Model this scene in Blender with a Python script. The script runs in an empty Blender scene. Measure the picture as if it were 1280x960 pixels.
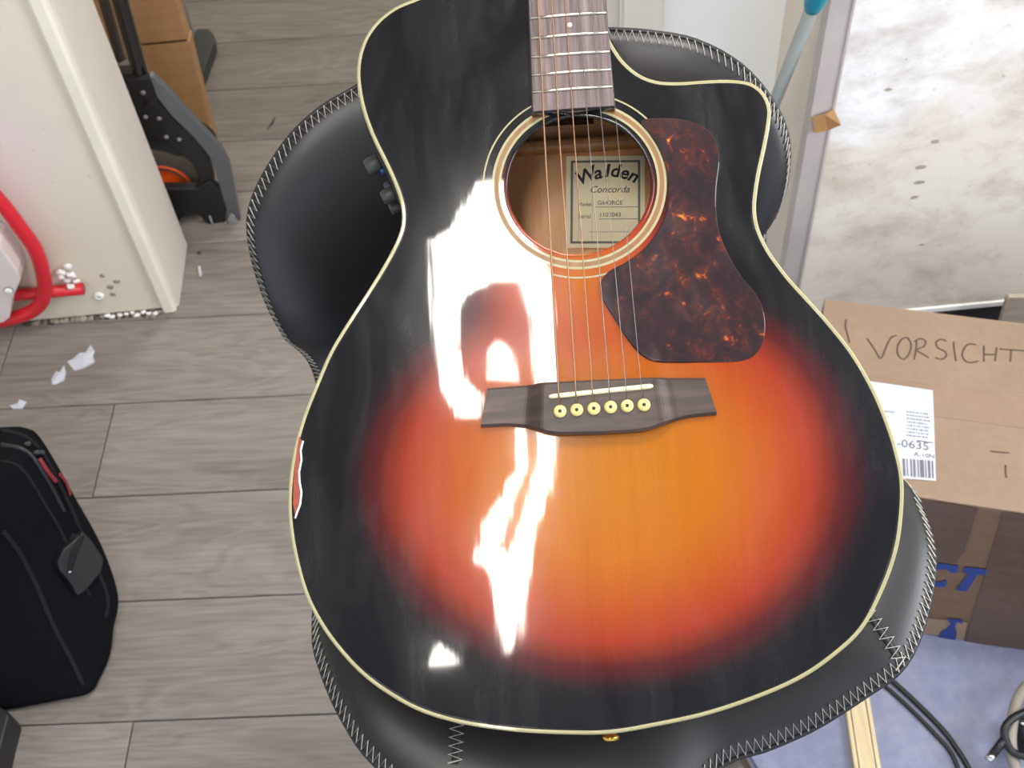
import bpy, bmesh, math, random
from mathutils import Vector, Matrix
from mathutils.bvhtree import BVHTree
random.seed(7)
SC = bpy.context.scene
COL = SC.collection
# ------------------------------------------------------------------ camera
F = 1484.0; TH = 0.90285; RO = -0.09584; H = 1.57
cf = Vector((0, math.cos(TH), -math.sin(TH)))
_r = Vector((1, 0, 0)); _u = _r.cross(cf)
cr = math.cos(RO)*_r + math.sin(RO)*_u
cu = -math.sin(RO)*_r + math.cos(RO)*_u
CAM = Vector((0, 0, H))
cd = bpy.data.cameras.new('camera'); cam = bpy.data.objects.new('camera', cd); COL.objects.link(cam)
cam.matrix_world = Matrix(((cr.x, cu.x, -cf.x, CAM.x), (cr.y, cu.y, -cf.y, CAM.y), (cr.z, cu.z, -cf.z, CAM.z), (0, 0, 0, 1)))
cd.sensor_fit = 'HORIZONTAL'; cd.sensor_width = 36; cd.lens = 36*F/1280; cd.clip_start = 0.02
cd.dof.use_dof = True; cd.dof.focus_distance = 0.82; cd.dof.aperture_fstop = 16
SC.camera = cam
# ------------------------------------------------------------------ world, light, exposure
SC.view_settings.view_transform = 'Standard'; SC.view_settings.look = 'None'
SC.view_settings.exposure = 0.36; SC.view_settings.gamma = 1; SC.view_settings.use_curve_mapping = False
W = bpy.data.worlds.new('world'); SC.world = W; W.use_nodes = True
W.node_tree.nodes['Background'].inputs[0].default_value = (0.80, 0.87, 1.0, 1)
W.node_tree.nodes['Background'].inputs[1].default_value = 1.3
def area(name, loc, sx, sy, power, col, rot=(0, 0, 0)):
    l = bpy.data.lights.new(name, 'AREA'); l.shape = 'RECTANGLE'; l.size = sx; l.size_y = sy; l.energy = power; l.color = col
    o = bpy.data.objects.new(name, l); o.location = loc; o.rotation_euler = rot; COL.objects.link(o); return o
CEIL = 2.6
LAMP_E = 33.0       # radiance of the added ceiling emitters
area('overhead_light', (0.36, 0.98, CEIL-0.05), 0.5, 0.2, 16, (1.0, 0.97, 0.93))
area('side_window_light', (2.08, 0.15, 1.8), 1.1, 1.3, 44, (0.92, 0.96, 1.0), (0, math.radians(90), 0))  # added unseen fill, no window behind it; brightens the stool leather
area('far_room_light', (0.3, 2.7, CEIL-0.05), 0.6, 0.6, 22, (1.0, 0.93, 0.82))
# ------------------------------------------------------------------ pixel helpers (for measuring the place)
def ray(x, y): return cf*F + cr*(x-640) - cu*(y-480)
def zpl(x, y, z=0.0): d = ray(x, y); return CAM + d*((z-H)/d.z)
def ypl(x, y, Y): d = ray(x, y); return CAM + d*(Y/d.y)
def xpl(x, y, X): d = ray(x, y); return CAM + d*(X/d.x)
_t = math.radians(9); _p = math.radians(4)
gn = -cf*math.cos(_t) + cu*math.sin(_t); gn = (gn*math.cos(_p) - cr*math.sin(_p)).normalized()
GP = CAM + ray(748, 510)*(0.79/F)
def gpl(x, y, off=0.0):
    d = ray(x, y); t = ((GP + gn*off - CAM).dot(gn))/d.dot(gn); return CAM + d*t
gY = (gpl(710, 0) - gpl(763, 918)).normalized(); gX = gY.cross(gn).normalized()
def L(x, y, off=0.0):
    p = gpl(x, y, off) - GP; return Vector((p.dot(gX), p.dot(gY), off))
# ------------------------------------------------------------------ object helpers
def link(name, me, parent=None, mat=None, smooth=False):
    o = bpy.data.objects.new(name, me); COL.objects.link(o)
    if mat is not None:
        o.data.materials.clear(); o.data.materials.append(mat)
    if parent: o.parent = parent
    if smooth and hasattr(me, 'polygons'):
        for p in me.polygons: p.use_smooth = True
    return o
def mesh(name, V, Fc, parent=None, mat=None, smooth=False):
    me = bpy.data.meshes.new(name); me.from_pydata([tuple(v) for v in V], [], Fc); me.update()
    return link(name, me, parent, mat, smooth)
def frombm(name, bm, parent=None, mat=None, smooth=False):
    bmesh.ops.recalc_face_normals(bm, faces=bm.faces)
    me = bpy.data.meshes.new(name); bm.to_mesh(me); bm.free(); return link(name, me, parent, mat, smooth)
def tag(o, label=None, cat=None, group=None, kind=None):
    if label: o['label'] = label
    if cat: o['category'] = cat
    if group: o['group'] = group
    if kind: o['kind'] = kind
    return o
def empty(name, loc=(0, 0, 0), label=None, cat=None, group=None):
    o = bpy.data.objects.new(name, None); COL.objects.link(o); o.location = loc; o.empty_display_size = .05
    return tag(o, label, cat, group)
def bevel(o, w, seg=2):
    m = o.modifiers.new('bevel', 'BEVEL'); m.width = w; m.segments = seg; m.limit_method = 'ANGLE'; return o
def bmbox(bm, lo, hi):
    vs = [bm.verts.new((x, y, z)) for x in (lo[0], hi[0]) for y in (lo[1], hi[1]) for z in (lo[2], hi[2])]
    for a in ((0, 1, 3, 2), (4, 6, 7, 5), (0, 4, 5, 1), (2, 3, 7, 6), (0, 2, 6, 4), (1, 5, 7, 3)): bm.faces.new([vs[i] for i in a])
def box(name, lo, hi, parent=None, mat=None, bv=0):
    bm = bmesh.new(); bmbox(bm, lo, hi); o = frombm(name, bm, parent, mat)
    if bv: bevel(o, bv)
    return o
def rel(o, root):     # children are written in world coordinates; keep them there under an offset root
    o.parent = root; o.matrix_parent_inverse = Matrix.Translation(-Vector(root.location)) if root.rotation_euler.z == 0 else root.matrix_world.inverted()
    return o
def prismbm(bm, P, ext, smoothcap=False):
    # P: list of 3D points (planar loop), ext: extrusion vector
    a = [bm.verts.new(p) for p in P]; b = [bm.verts.new(Vector(p)+ext) for p in P]
    n = len(P); bm.faces.new(a); bm.faces.new(b[::-1])
    for i in range(n): bm.faces.new((a[i], b[i], b[(i+1) % n], a[(i+1) % n]))
    bm.normal_update()
def prism(name, P, ext, parent=None, mat=None, bv=0):
    bm = bmesh.new(); prismbm(bm, P, Vector(ext)); bmesh.ops.triangulate(bm, faces=[f for f in bm.faces if len(f.verts) > 4])
    o = frombm(name, bm, parent, mat)
    if bv: bevel(o, bv)
    return o
def cat_rom(P, closed=False, sub=8):
    P = [Vector(p) for p in P]; n = len(P); out = []
    rng = n if closed else n-1
    for i in range(rng):
        if closed: a, b, c, d = P[(i-1) % n], P[i], P[(i+1) % n], P[(i+2) % n]
        else: a, b, c, d = P[max(i-1, 0)], P[i], P[i+1], P[min(i+2, n-1)]
        for k in range(sub):
            t = k/sub
            out.append(0.5*((2*b)+(c-a)*t+(2*a-5*b+4*c-d)*t*t+(3*b-a-3*c+d)*t*t*t))
    if not closed: out.append(P[-1])
    return out
def resample(P, N, closed=True):
    Q = P + ([P[0]] if closed else []); D = [0]
    for a, b in zip(Q, Q[1:]): D.append(D[-1]+(b-a).length)
    out = []; j = 0
    M = N if closed else N-1
    for i in range(N):
        t = D[-1]*i/M
        while j < len(D)-2 and D[j+1] < t: j += 1
        k = (t-D[j])/max(D[j+1]-D[j], 1e-9); out.append(Q[j].lerp(Q[j+1], min(max(k, 0), 1)))
    return out
def tubebm(bm, P, rad, seg=8, closed=False, cap=True, flat=None, upv=None):
    P = [Vector(p) for p in P]; n = len(P); rings = []
    prev = None
    for i, p in enumerate(P):
        if closed: t = P[(i+1) % n]-P[(i-1) % n]
        else: t = P[min(i+1, n-1)]-P[max(i-1, 0)]
        t.normalize()
        if upv is not None: a = Vector(upv)
        elif prev is not None: a = prev
        else: a = Vector((0, 0, 1)) if abs(t.z) < .9 else Vector((1, 0, 0))
        a = (a - t*a.dot(t)).normalized(); prev = a; b = t.cross(a)
        r = rad[i] if isinstance(rad, (list, tuple)) else rad
        fb = flat if flat else 1.0
        rings.append([bm.verts.new(p + (a*math.cos(2*math.pi*k/seg)*r*fb + b*math.sin(2*math.pi*k/seg)*r)) for k in range(seg)])
    for i in range(n if closed else n-1):
        A, B = rings[i], rings[(i+1) % n]
        for k in range(seg): bm.faces.new((A[k], A[(k+1) % seg], B[(k+1) % seg], B[k]))
    if cap and not closed:
        bm.faces.new(rings[0][::-1]); bm.faces.new(rings[-1])
def tube(name, P, rad, parent=None, mat=None, seg=8, **k):
    bm = bmesh.new(); tubebm(bm, P, rad, seg, **k); return frombm(name, bm, parent, mat, True)
def lathebm(bm, prof, seg, c=(0, 0, 0), X=Vector((1, 0, 0)), Y=Vector((0, 1, 0)), Z=Vector((0, 0, 1)), cap=True):
    c = Vector(c); rings = []
    for r, z in prof:
        rings.append([bm.verts.new(c + X*(r*math.cos(2*math.pi*k/seg)) + Y*(r*math.sin(2*math.pi*k/seg)) + Z*z) for k in range(seg)])
    for A, B in zip(rings, rings[1:]):
        for k in range(seg): bm.faces.new((A[k], A[(k+1) % seg], B[(k+1) % seg], B[k]))
    if cap:
        bm.faces.new(rings[0][::-1]); bm.faces.new(rings[-1])
def lathe(name, prof, seg, parent=None, mat=None, smooth=True, **k):
    bm = bmesh.new(); lathebm(bm, prof, seg, **k); return frombm(name, bm, parent, mat, smooth)
def text(name, s, size, M, parent, mat, shear=0.0, ax='CENTER', sx=1.0, bold=0.0):
    c = bpy.data.curves.new(name, 'FONT'); c.body = s; c.size = size; c.align_x = ax; c.align_y = 'CENTER'; c.shear = shear; c.extrude = 0.00005; c.resolution_u = 3; c.offset = bold
    t = bpy.data.objects.new(name, c); COL.objects.link(t); bpy.context.view_layer.update()
    me = bpy.data.meshes.new_from_object(t.evaluated_get(bpy.context.evaluated_depsgraph_get()))
    bpy.data.objects.remove(t); me.transform(Matrix.Diagonal((sx, 1, 1, 1))); me.transform(M)
    return link(name, me, parent, mat)
# ------------------------------------------------------------------ materials
def lin(c): return tuple(((v/255)/12.92 if v/255 <= .04045 else ((v/255+.055)/1.055)**2.4) for v in c) + (1,)
class NT:
    def __init__(s, name, rough=.5, color=(128, 128, 128), **kw):
        s.m = bpy.data.materials.new(name); s.m.use_nodes = True; s.t = s.m.node_tree; s.b = s.t.nodes['Principled BSDF']
        s.b.inputs['Base Color'].default_value = lin(color); s.b.inputs['Roughness'].default_value = rough
        for k, v in kw.items(): s.b.inputs[k.replace('_', ' ')].default_value = v
    def n(s, typ, **kw):
        o = s.t.nodes.new(typ)
        for k, v in kw.items():
            if hasattr(o, k): setattr(o, k, v)
        return o
    def set(s, sock, v):
        if hasattr(v, 'is_output') or isinstance(v, bpy.types.NodeSocket): s.t.links.new(v, sock)
        elif isinstance(v, (tuple, list)) and len(v) == 3 and sock.type == 'RGBA': sock.default_value = tuple(v)+(1,)
        else: sock.default_value = v
    def math(s, op, a, b=None, c=None, clamp=False):
        o = s.n('ShaderNodeMath', operation=op, use_clamp=clamp); s.set(o.inputs[0], a)
        if b is not None: s.set(o.inputs[1], b)
        if c is not None: s.set(o.inputs[2], c)
        return o.outputs[0]
    def mix(s, f, a, b, mode='MIX'):
        o = s.n('ShaderNodeMix', data_type='RGBA', blend_type=mode); s.set(o.inputs[0], f); s.set(o.inputs[6], a); s.set(o.inputs[7], b); return o.outputs[2]
    def ramp(s, f, st):
        o = s.n('ShaderNodeValToRGB'); e = o.color_ramp.elements
        while len(e) < len(st): e.new(0.5)
        for i, (p, c) in enumerate(st): e[i].position = p; e[i].color = c if len(c) == 4 else lin(c)
        s.set(o.inputs[0], f); return o.outputs[0]
    def coord(s, scale=(1, 1, 1), loc=(0, 0, 0), src='Object', rot=(0, 0, 0)):
        c = s.n('ShaderNodeTexCoord'); m = s.n('ShaderNodeMapping'); s.set(m.inputs[0], c.outputs[src])
        m.inputs['Scale'].default_value = scale; m.inputs['Location'].default_value = loc; m.inputs['Rotation'].default_value = rot; return m.outputs[0]
    def noise(s, vec, scale=5, detail=4, rough=.5, dist=0):
        o = s.n('ShaderNodeTexNoise'); s.set(o.inputs['Vector'], vec); o.inputs['Scale'].default_value = scale; o.inputs['Detail'].default_value = detail
        o.inputs['Roughness'].default_value = rough; o.inputs['Distortion'].default_value = dist; return o.outputs[0]
    def bump(s, h, st=.2, dist=.001):
        o = s.n('ShaderNodeBump'); o.inputs['Strength'].default_value = st; o.inputs['Distance'].default_value = dist; s.set(o.inputs['Height'], h)
        s.set(s.b.inputs['Normal'], o.outputs[0]); return o.outputs[0]
    def col(s, v): s.set(s.b.inputs['Base Color'], v)
    def rough(s, v): s.set(s.b.inputs['Roughness'], v)
G = lambda v: (v, v, v, 1)
def simple(name, color, rough=.5, var=.12, scale=40, bump=0, bscale=300, **kw):
    t = NT(name, rough, color, **kw); v = t.coord(); f = t.noise(v, scale, 3)
    c = lin(color); a = tuple(x*(1-var) for x in c[:3])+(1,); b = tuple(min(1, x*(1+var)) for x in c[:3])+(1,)
    t.col(t.ramp(f, [(.3, a), (.7, b)]))
    if bump: t.bump(t.noise(v, bscale, 2), bump, .001)
    return t.m
def mk_plank():
    t = NT('grey_laminate', .5)
    c = t.n('ShaderNodeTexCoord'); oi = t.n('ShaderNodeObjectInfo')
    off = t.n('ShaderNodeVectorMath', operation='SCALE'); off.inputs[0].default_value = (7.3, 31.7, 3.1); t.set(off.inputs['Scale'], oi.outputs['Random'])
    add = t.n('ShaderNodeVectorMath', operation='ADD'); t.set(add.inputs[0], c.outputs['Object']); t.set(add.inputs[1], off.outputs[0])
    mp = t.n('ShaderNodeMapping'); t.set(mp.inputs[0], add.outputs[0]); mp.inputs['Scale'].default_value = (1.5, 8, 1)
    w = t.noise(mp.outputs[0], 1.6, 3, .55, .6)
    r = t.math('SINE', t.math('MULTIPLY', w, 60))
    fine = t.n('ShaderNodeMapping'); t.set(fine.inputs[0], add.outputs[0]); fine.inputs['Scale'].default_value = (6, 120, 1)
    fn = t.noise(fine.outputs[0], 1.5, 5, .65)
    big = t.noise(mp.outputs[0], .9, 2)
    k = t.math('ADD', t.math('MULTIPLY', r, .05), t.math('ADD', t.math('MULTIPLY', fn, .55), t.math('MULTIPLY', big, .45)))
    base = t.ramp(k, [(.28, (104, 96, 90)), (.45, (126, 119, 113)), (.6, (141, 133, 127)), (.75, (154, 147, 141))])
    tint = t.math('ADD', t.math('MULTIPLY', oi.outputs['Random'], .22), .84)
    t.col(t.mix(1.0, base, t.ramp(tint, [(0, G(0)), (1, G(1))]), 'MULTIPLY'))
    t.rough(t.math('ADD', t.math('MULTIPLY', fn, .25), .38)); t.bump(fn, .25, .0006); return t.m
def mk_concrete():
    t = NT('grey_screed', .55); v = t.coord(); n1 = t.noise(v, 7, 5, .6); n2 = t.noise(v, 60, 3)
    t.col(t.ramp(t.math('ADD', t.math('MULTIPLY', n1, .7), t.math('MULTIPLY', n2, .3)), [(.32, (112, 115, 138)), (.5, (132, 135, 160)), (.68, (150, 152, 172))]))
    t.bump(n2, .2, .001); return t.m
def mk_plaster(name, clean, dirty, stain, seed, cx, cz, dirt=.5):
    t = NT(name, .75); v = t.coord(loc=(seed, seed, seed)); o = t.coord()
    sp = t.n('ShaderNodeSeparateXYZ'); t.set(sp.inputs[0], o)
    n1 = t.noise(v, 4.5, 6, .6, .3); n2 = t.noise(t.coord((8, 8, 13), (seed, 1, 2)), 1.0, 7, .68, .25); n3 = t.noise(v, 60, 4, .7)
    # cleaner paint in the area round (cx, cz)
    d = t.math('SQRT', t.math('ADD', t.math('POWER', t.math('SUBTRACT', sp.outputs[0], cx), 2), t.math('POWER', t.math('SUBTRACT', sp.outputs[2], cz), 2)))
    f = t.math('ADD', t.math('MULTIPLY', d, 3.4), t.math('MULTIPLY', t.math('SUBTRACT', n1, .5), 1.3))
    base = t.mix(t.ramp(f, [(.42, G(0)), (.62, G(1))]), lin(clean), lin(dirty))
    s = t.ramp(n2, [(.46, G(0)), (.76, G(dirt))])
    c2 = t.mix(s, base, lin(stain))
    spk = t.ramp(n3, [(.66, G(0)), (.74, G(.45))])
    t.col(t.mix(spk, c2, lin(tuple(int(q*.75) for q in stain))))
    t.bump(t.math('ADD', n1, t.math('MULTIPLY', n3, .3)), .35, .004); return t.m
def mk_soundboard():
    t = NT('sunburst_top', .38, Specular_IOR_Level=.06, Coat_Weight=1.0, Coat_Roughness=.035, Coat_IOR=1.5)
    o = t.coord(); sp = t.n('ShaderNodeSeparateXYZ'); t.set(sp.inputs[0], o); x, y = sp.outputs[0], sp.outputs[1]
    wob = t.noise(o, 9, 2); wo = t.math('MULTIPLY', t.math('SUBTRACT', wob, .5), .05)
    def ell(cx, cy, rx, ry):
        a = t.math('DIVIDE', t.math('SUBTRACT', x, cx), rx); b = t.math('DIVIDE', t.math('SUBTRACT', y, cy), ry)
        return t.math('SQRT', t.math('ADD', t.math('MULTIPLY', a, a), t.math('MULTIPLY', b, b)))
    cA, cB = L(761, 590), L(725, 345)
    ea = ell(cA.x, cA.y, .177, .145); eb = ell(cB.x, cB.y, .088, .108)
    d = t.math('SMOOTH_MIN', ea, t.math('ADD', t.math('MULTIPLY', eb, .55), .43), .22)
    d = t.math('ADD', d, t.math('MULTIPLY', wo, 1.2))
    c = t.ramp(d, [(.10, (172, 101, 0)), (.40, (172, 93, 1)), (.62, (160, 66, 6)), (.75, (144, 46, 17)), (.86, (78, 16, 15)), (.95, (28, 13, 17)), (1.0, (8, 8, 11))])
    gr = t.noise(t.coord((900, 14, 1)), 1.0, 3, .6); gr2 = t.noise(t.coord((120, 3, 1)), 1.0, 2)
    sil = t.noise(t.coord((10, 420, 1)), 1, 2, .5)
    g = t.math('ADD', t.math('ADD', t.math('MULTIPLY', gr, .22), t.math('MULTIPLY', gr2, .18)), t.math('ADD', t.math('MULTIPLY', sil, .06), .72))
    t.col(t.mix(1.0, c, t.ramp(g, [(0, G(0)), (1, G(1))]), 'MULTIPLY'))
    # polishing haze and scuffs: patches where the lacquer is micro-scratched
    hz = t.noise(t.coord((16, 5, 1), (3, 1, 0), rot=(0, 0, .35)), 1.2, 5, .65, .8); sc = t.noise(t.coord((160, 9, 1), rot=(0, 0, .3)), 1.0, 3, .7)
    hm = t.math('MULTIPLY', t.ramp(hz, [(.42, G(0)), (.68, G(1))]), t.math('ADD', t.math('MULTIPLY', sc, 1.1), .1))
    t.rough(t.math('ADD', .30, t.math('MULTIPLY', sc, .2)))
    t.set(t.b.inputs['Coat Roughness'], t.math('ADD', .03, t.math('MULTIPLY', hm, .03)))
    t.set(t.b.inputs['Specular IOR Level'], t.math('ADD', .03, t.math('MULTIPLY', hm, .24)))
    sw = t.math('ADD', t.math('MULTIPLY', t.noise(t.coord((90, 7, 1)), 1.0, 2), .10), t.math('MULTIPLY', t.noise(o, 11, 2), .7))
    bp = t.n('ShaderNodeBump'); bp.inputs['Strength'].default_value = .22; bp.inputs['Distance'].default_value = .0012; t.set(bp.inputs['Height'], sw)
    t.set(t.b.inputs['Coat Normal'], bp.outputs[0])
    return t.m
def mk_side():
    t = NT('stained_side', .3, Coat_Weight=.8, Coat_Roughness=.08); o = t.coord((6, 6, 60))
    n1 = t.noise(o, 3, 4); sp = t.n('ShaderNodeSeparateXYZ'); t.set(sp.inputs[0], t.coord())
    e = t.math('ABSOLUTE', t.math('DIVIDE', t.math('ADD', sp.outputs[2], .05), .05))
    c = t.ramp(t.math('ADD', e, t.math('MULTIPLY', t.math('SUBTRACT', n1, .5), .3)), [(0, (120, 44, 14)), (.6, (86, 30, 12)), (1, (40, 14, 10))]); t.col(c); return t.m
def mk_mahogany(name, a, b, rot=0, rough=.5):
    t = NT(name, rough); n1 = t.noise(t.coord((90, 5, 5), rot=(0, 0, rot)), 1.0, 5, .6, .2); t.col(t.ramp(n1, [(.3, a), (.7, b)])); t.bump(n1, .2, .0005); return t.m
def mk_shellguard():
    t = NT('tortoiseshell', .4, Specular_IOR_Level=.1, Coat_Weight=.8, Coat_Roughness=.06); v = t.coord((1, .8, 1))
    n1 = t.noise(v, 95, 7, .6, .9); n2 = t.noise(v, 30, 4, .6, .6); n3 = t.noise(t.coord(loc=(2, 5, 0)), 200, 4, .7, .6)
    f = t.math('ADD', t.math('MULTIPLY', n1, .6), t.math('ADD', t.math('MULTIPLY', n2, .3), t.math('MULTIPLY', n3, .2)))
    c = t.ramp(f, [(.44, (28, 16, 21)), (.56, (44, 21, 24)), (.63, (70, 28, 20)), (.67, (140, 62, 20)), (.72, (216, 130, 34))])
    t.col(c); t.set(t.b.inputs['Coat Roughness'], t.math('ADD', .05, t.math('MULTIPLY', t.ramp(n2, [(.4, G(0)), (.7, G(1))]), .2))); return t.m
def mk_rosewood():
    t = NT('rosewood', .42); n1 = t.noise(t.coord((10, 150, 40), rot=(0, 0, 0)), 1.0, 5, .65, .4); n2 = t.noise(t.coord((6, 40, 10)), 1, 3, .5, 1.2)
    t.col(t.ramp(t.math('ADD', t.math('MULTIPLY', n1, .5), t.math('MULTIPLY', n2, .5)), [(.34, (34, 24, 21)), (.48, (58, 44, 38)), (.58, (80, 62, 54)), (.7, (98, 80, 70))])); t.bump(n1, .25, .0004); return t.m
def mk_fretwood():
    t = NT('worn_fretboard', .5); n1 = t.noise(t.coord((170, 8, 40)), 1.0, 5, .65, .3); n2 = t.noise(t.coord((500, 16, 10)), 1, 3)
    t.col(t.ramp(t.math('ADD', t.math('MULTIPLY', n1, .6), t.math('MULTIPLY', n2, .4)), [(.34, (62, 48, 48)), (.47, (98, 82, 82)), (.56, (118, 102, 100)), (.68, (138, 122, 116))])); t.bump(n1, .2, .0003); return t.m
def mk_leather():
    t = NT('black_leather', .34, (14, 14, 17), Specular_IOR_Level=.65); v = t.coord()
    vo = t.n('ShaderNodeTexVoronoi'); t.set(vo.inputs['Vector'], v); vo.inputs['Scale'].default_value = 420
    n = t.noise(v, 18, 3); t.col(t.ramp(n, [(.3, (8, 8, 10)), (.7, (13, 13, 15))]))
    t.rough(t.math('ADD', t.math('MULTIPLY', n, .12), .36)); t.bump(vo.outputs[0], .05, .0004); return t.m
def mk_card(name, a, b, rough=.6, bump=.1):
    t = NT(name, rough); n1 = t.noise(t.coord((4, 4, 30)), 2.5, 4, .5); n2 = t.noise(t.coord(), 90, 3)
    t.col(t.ramp(t.math('ADD', t.math('MULTIPLY', n1, .6), t.math('MULTIPLY', n2, .4)), [(.3, a), (.7, b)])); t.bump(n1, bump, .002); return t.m
def mk_fabric(name, a, b, rough=.85):
    t = NT(name, rough, Specular_IOR_Level=.12); v = t.coord(); ck = t.noise(t.coord((900, 900, 900)), 1.0, 2); n = t.noise(v, 5, 3)
    t.col(t.ramp(t.math('ADD', t.math('MULTIPLY', ck, .4), t.math('MULTIPLY', n, .6)), [(.3, a), (.7, b)])); t.bump(ck, .35, .0006); return t.m
def emis(name, col, st):
    t = NT(name); e = t.n('ShaderNodeEmission'); e.inputs[0].default_value = col; e.inputs[1].default_value = st
    t.t.links.new(e.outputs[0], t.t.nodes['Material Output'].inputs[0]); return t.m
M = dict(
    plank=mk_plank(), concrete=mk_concrete(),
    plasterR=mk_plaster('dirty_plaster', (243, 242, 241), (226, 219, 207), (166, 148, 126), 3.0, .52, .64, .75),
    plasterL=mk_plaster('cream_plaster', (222, 208, 202), (222, 213, 196), (214, 200, 176), 8.0, -.80, .38, .22),
    white=simple('white_paint', (248, 248, 243), .45, .03, 6), cream=simple('cream_gloss_paint', (234, 228, 212), .35, .04, 12),
    jamb=simple('jamb_paint', (222, 214, 205), .4, .04, 6), greige=simple('greige_paint', (222, 211, 199), .6, .05, 8),
    ceil=simple('ceiling_paint', (160, 160, 164), .8, .03, 5),
    top=mk_soundboard(), side=mk_side(),
    back=mk_mahogany('mahogany_inside', (214, 148, 94), (242, 184, 124)), strip=mk_mahogany('light_strip', (210, 154, 102), (234, 184, 132), math.pi/2),
    brace=mk_mahogany('spruce_brace', (170, 118, 70), (198, 146, 96), math.pi/2), neck=mk_mahogany('dark_neck', (40, 20, 14), (62, 30, 20)),
    guard=mk_shellguard(), rose=mk_rosewood(), fret_wood=mk_fretwood(),
    binding=simple('ivory_binding', (160, 153, 112), .35, .05, 60, Coat_Weight=.4), amber=mk_mahogany('amber_rosette', (112, 74, 32), (142, 100, 52), 0, .35),
    ivory=simple('ivory_plastic', (236, 226, 190), .35, .04, 200), yellow=simple('aged_pin_plastic', (222, 204, 128), .35, .05, 300),
    nickel=simple('fret_nickel', (200, 196, 180), .25, .04, 300, Metallic=1.0), bronze=simple('bronze_string', (146, 112, 86), .4, .1, 600, Metallic=.85),
    steel=simple('plain_string', (118, 114, 112), .3, .05, 300, Metallic=.9), gold=simple('gold_metal', (202, 164, 78), .22, .05, 100, Metallic=1.0),
    blackgloss=simple('black_lacquer', (14, 14, 17), .15, .1, 30, Coat_Weight=1.0), blackplastic=simple('black_plastic', (26, 26, 28), .45, .15, 120, .1),
    leather=mk_leather(), thread=simple('grey_white_thread', (196, 192, 184), .7, .06, 400), flange=simple('leather_edge', (20, 20, 22), .5, .1, 100, .1),
    chrome=simple('chrome', (200, 200, 202), .15, .03, 20, Metallic=1.0),
    cardtop=mk_card('kraft_card', (136, 113, 94), (150, 127, 106)), cardfront=mk_card('kraft_card_side', (106, 82, 62), (118, 93, 71)),  # front kraft is a darkened copy, with the shade in its colour
    cardfar=mk_card('brown_card', (166, 126, 84), (184, 144, 98)), tape=mk_card('packing_tape', (84, 65, 51), (96, 76, 60), .22, .4), taupe=mk_card('taupe_card', (160, 146, 132), (178, 166, 150)),
    clear=mk_card('glossy_tape', (138, 114, 94), (150, 127, 106), .14, .6),
    paper=simple('white_paper', (200, 204, 214), .6, .03, 50), ink=simple('black_ink', (40, 38, 40), .6), greyink=simple('grey_print', (104, 104, 112), .6),
    marker=simple('marker_stroke', (84, 68, 58), .6, .1), blue=simple('blue_print', (34, 58, 128), .55, .08, 60),
    labelpaper=simple('cream_label', (250, 236, 198), .6, .04, 40), labelink=simple('label_ink', (44, 34, 30), .6), labelframe=simple('label_border', (112, 112, 98), .6),
    fabric=mk_fabric('black_nylon', (7, 7, 11), (14, 14, 20)), webbing=mk_fabric('black_webbing', (24, 24, 26), (38, 38, 40)), redtag=simple('dark_red_cord', (124, 30, 40), .6, .1, 200),
    red=simple('red_rubber', (206, 34, 48), .35, .06, 30), offwhite=simple('offwhite_plastic', (222, 212, 208), .4, .03, 30),
    rubble=simple('rubble', (150, 140, 126), .9, .4, 120, .6), rubbled=simple('dark_rubble', (70, 66, 62), .9, .3, 120, .6),
    foam=simple('white_filler', (240, 238, 234), .8, .03, 80, .3, 200),
    orange=simple('orange_plastic', (226, 84, 22), .4, .05, 30), tyre=simple('grey_tyre', (84, 76, 68), .8, .12, 60, .2), alu=simple('grey_metal_rail', (112, 114, 118), .38, .06, 30, Metallic=.5),
    darkmetal=simple('dark_metal', (58, 60, 60), .45, .1, 30), brownmetal=simple('brown_grey_tube', (82, 72, 68), .4, .08, 30), grey=simple('light_grey_metal', (132, 128, 128), .45, .06, 20),
    profile=simple('zinc_profile', (196, 188, 184), .42, .1, 9, Metallic=.25), teal=simple('teal_plastic', (16, 146, 168), .4, .05, 30), pole=simple('grey_pole', (140, 146, 142), .4, .04, 30),
    tan=simple('tan_tape', (172, 130, 84), .25, .06, 40), timber=mk_mahogany('pale_timber', (206, 184, 140), (228, 210, 168)), dark=simple('dark_skirting', (52, 50, 52), .6, .15, 20),
    cable=simple('black_cable', (22, 22, 24), .45, .1, 60), greycable=simple('taupe_cable', (148, 140, 130), .5, .05, 40), blueled=simple('blue_mark', (14, 66, 104), .4),
    chipred=simple('chipped_wood', (150, 66, 48), .6, .15, 300), lamp=emis('lamp_diffuser', (1.0, .96, .88, 1), LAMP_E), lamprib=simple('lamp_rib', (200, 200, 196), .5),
)
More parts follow.
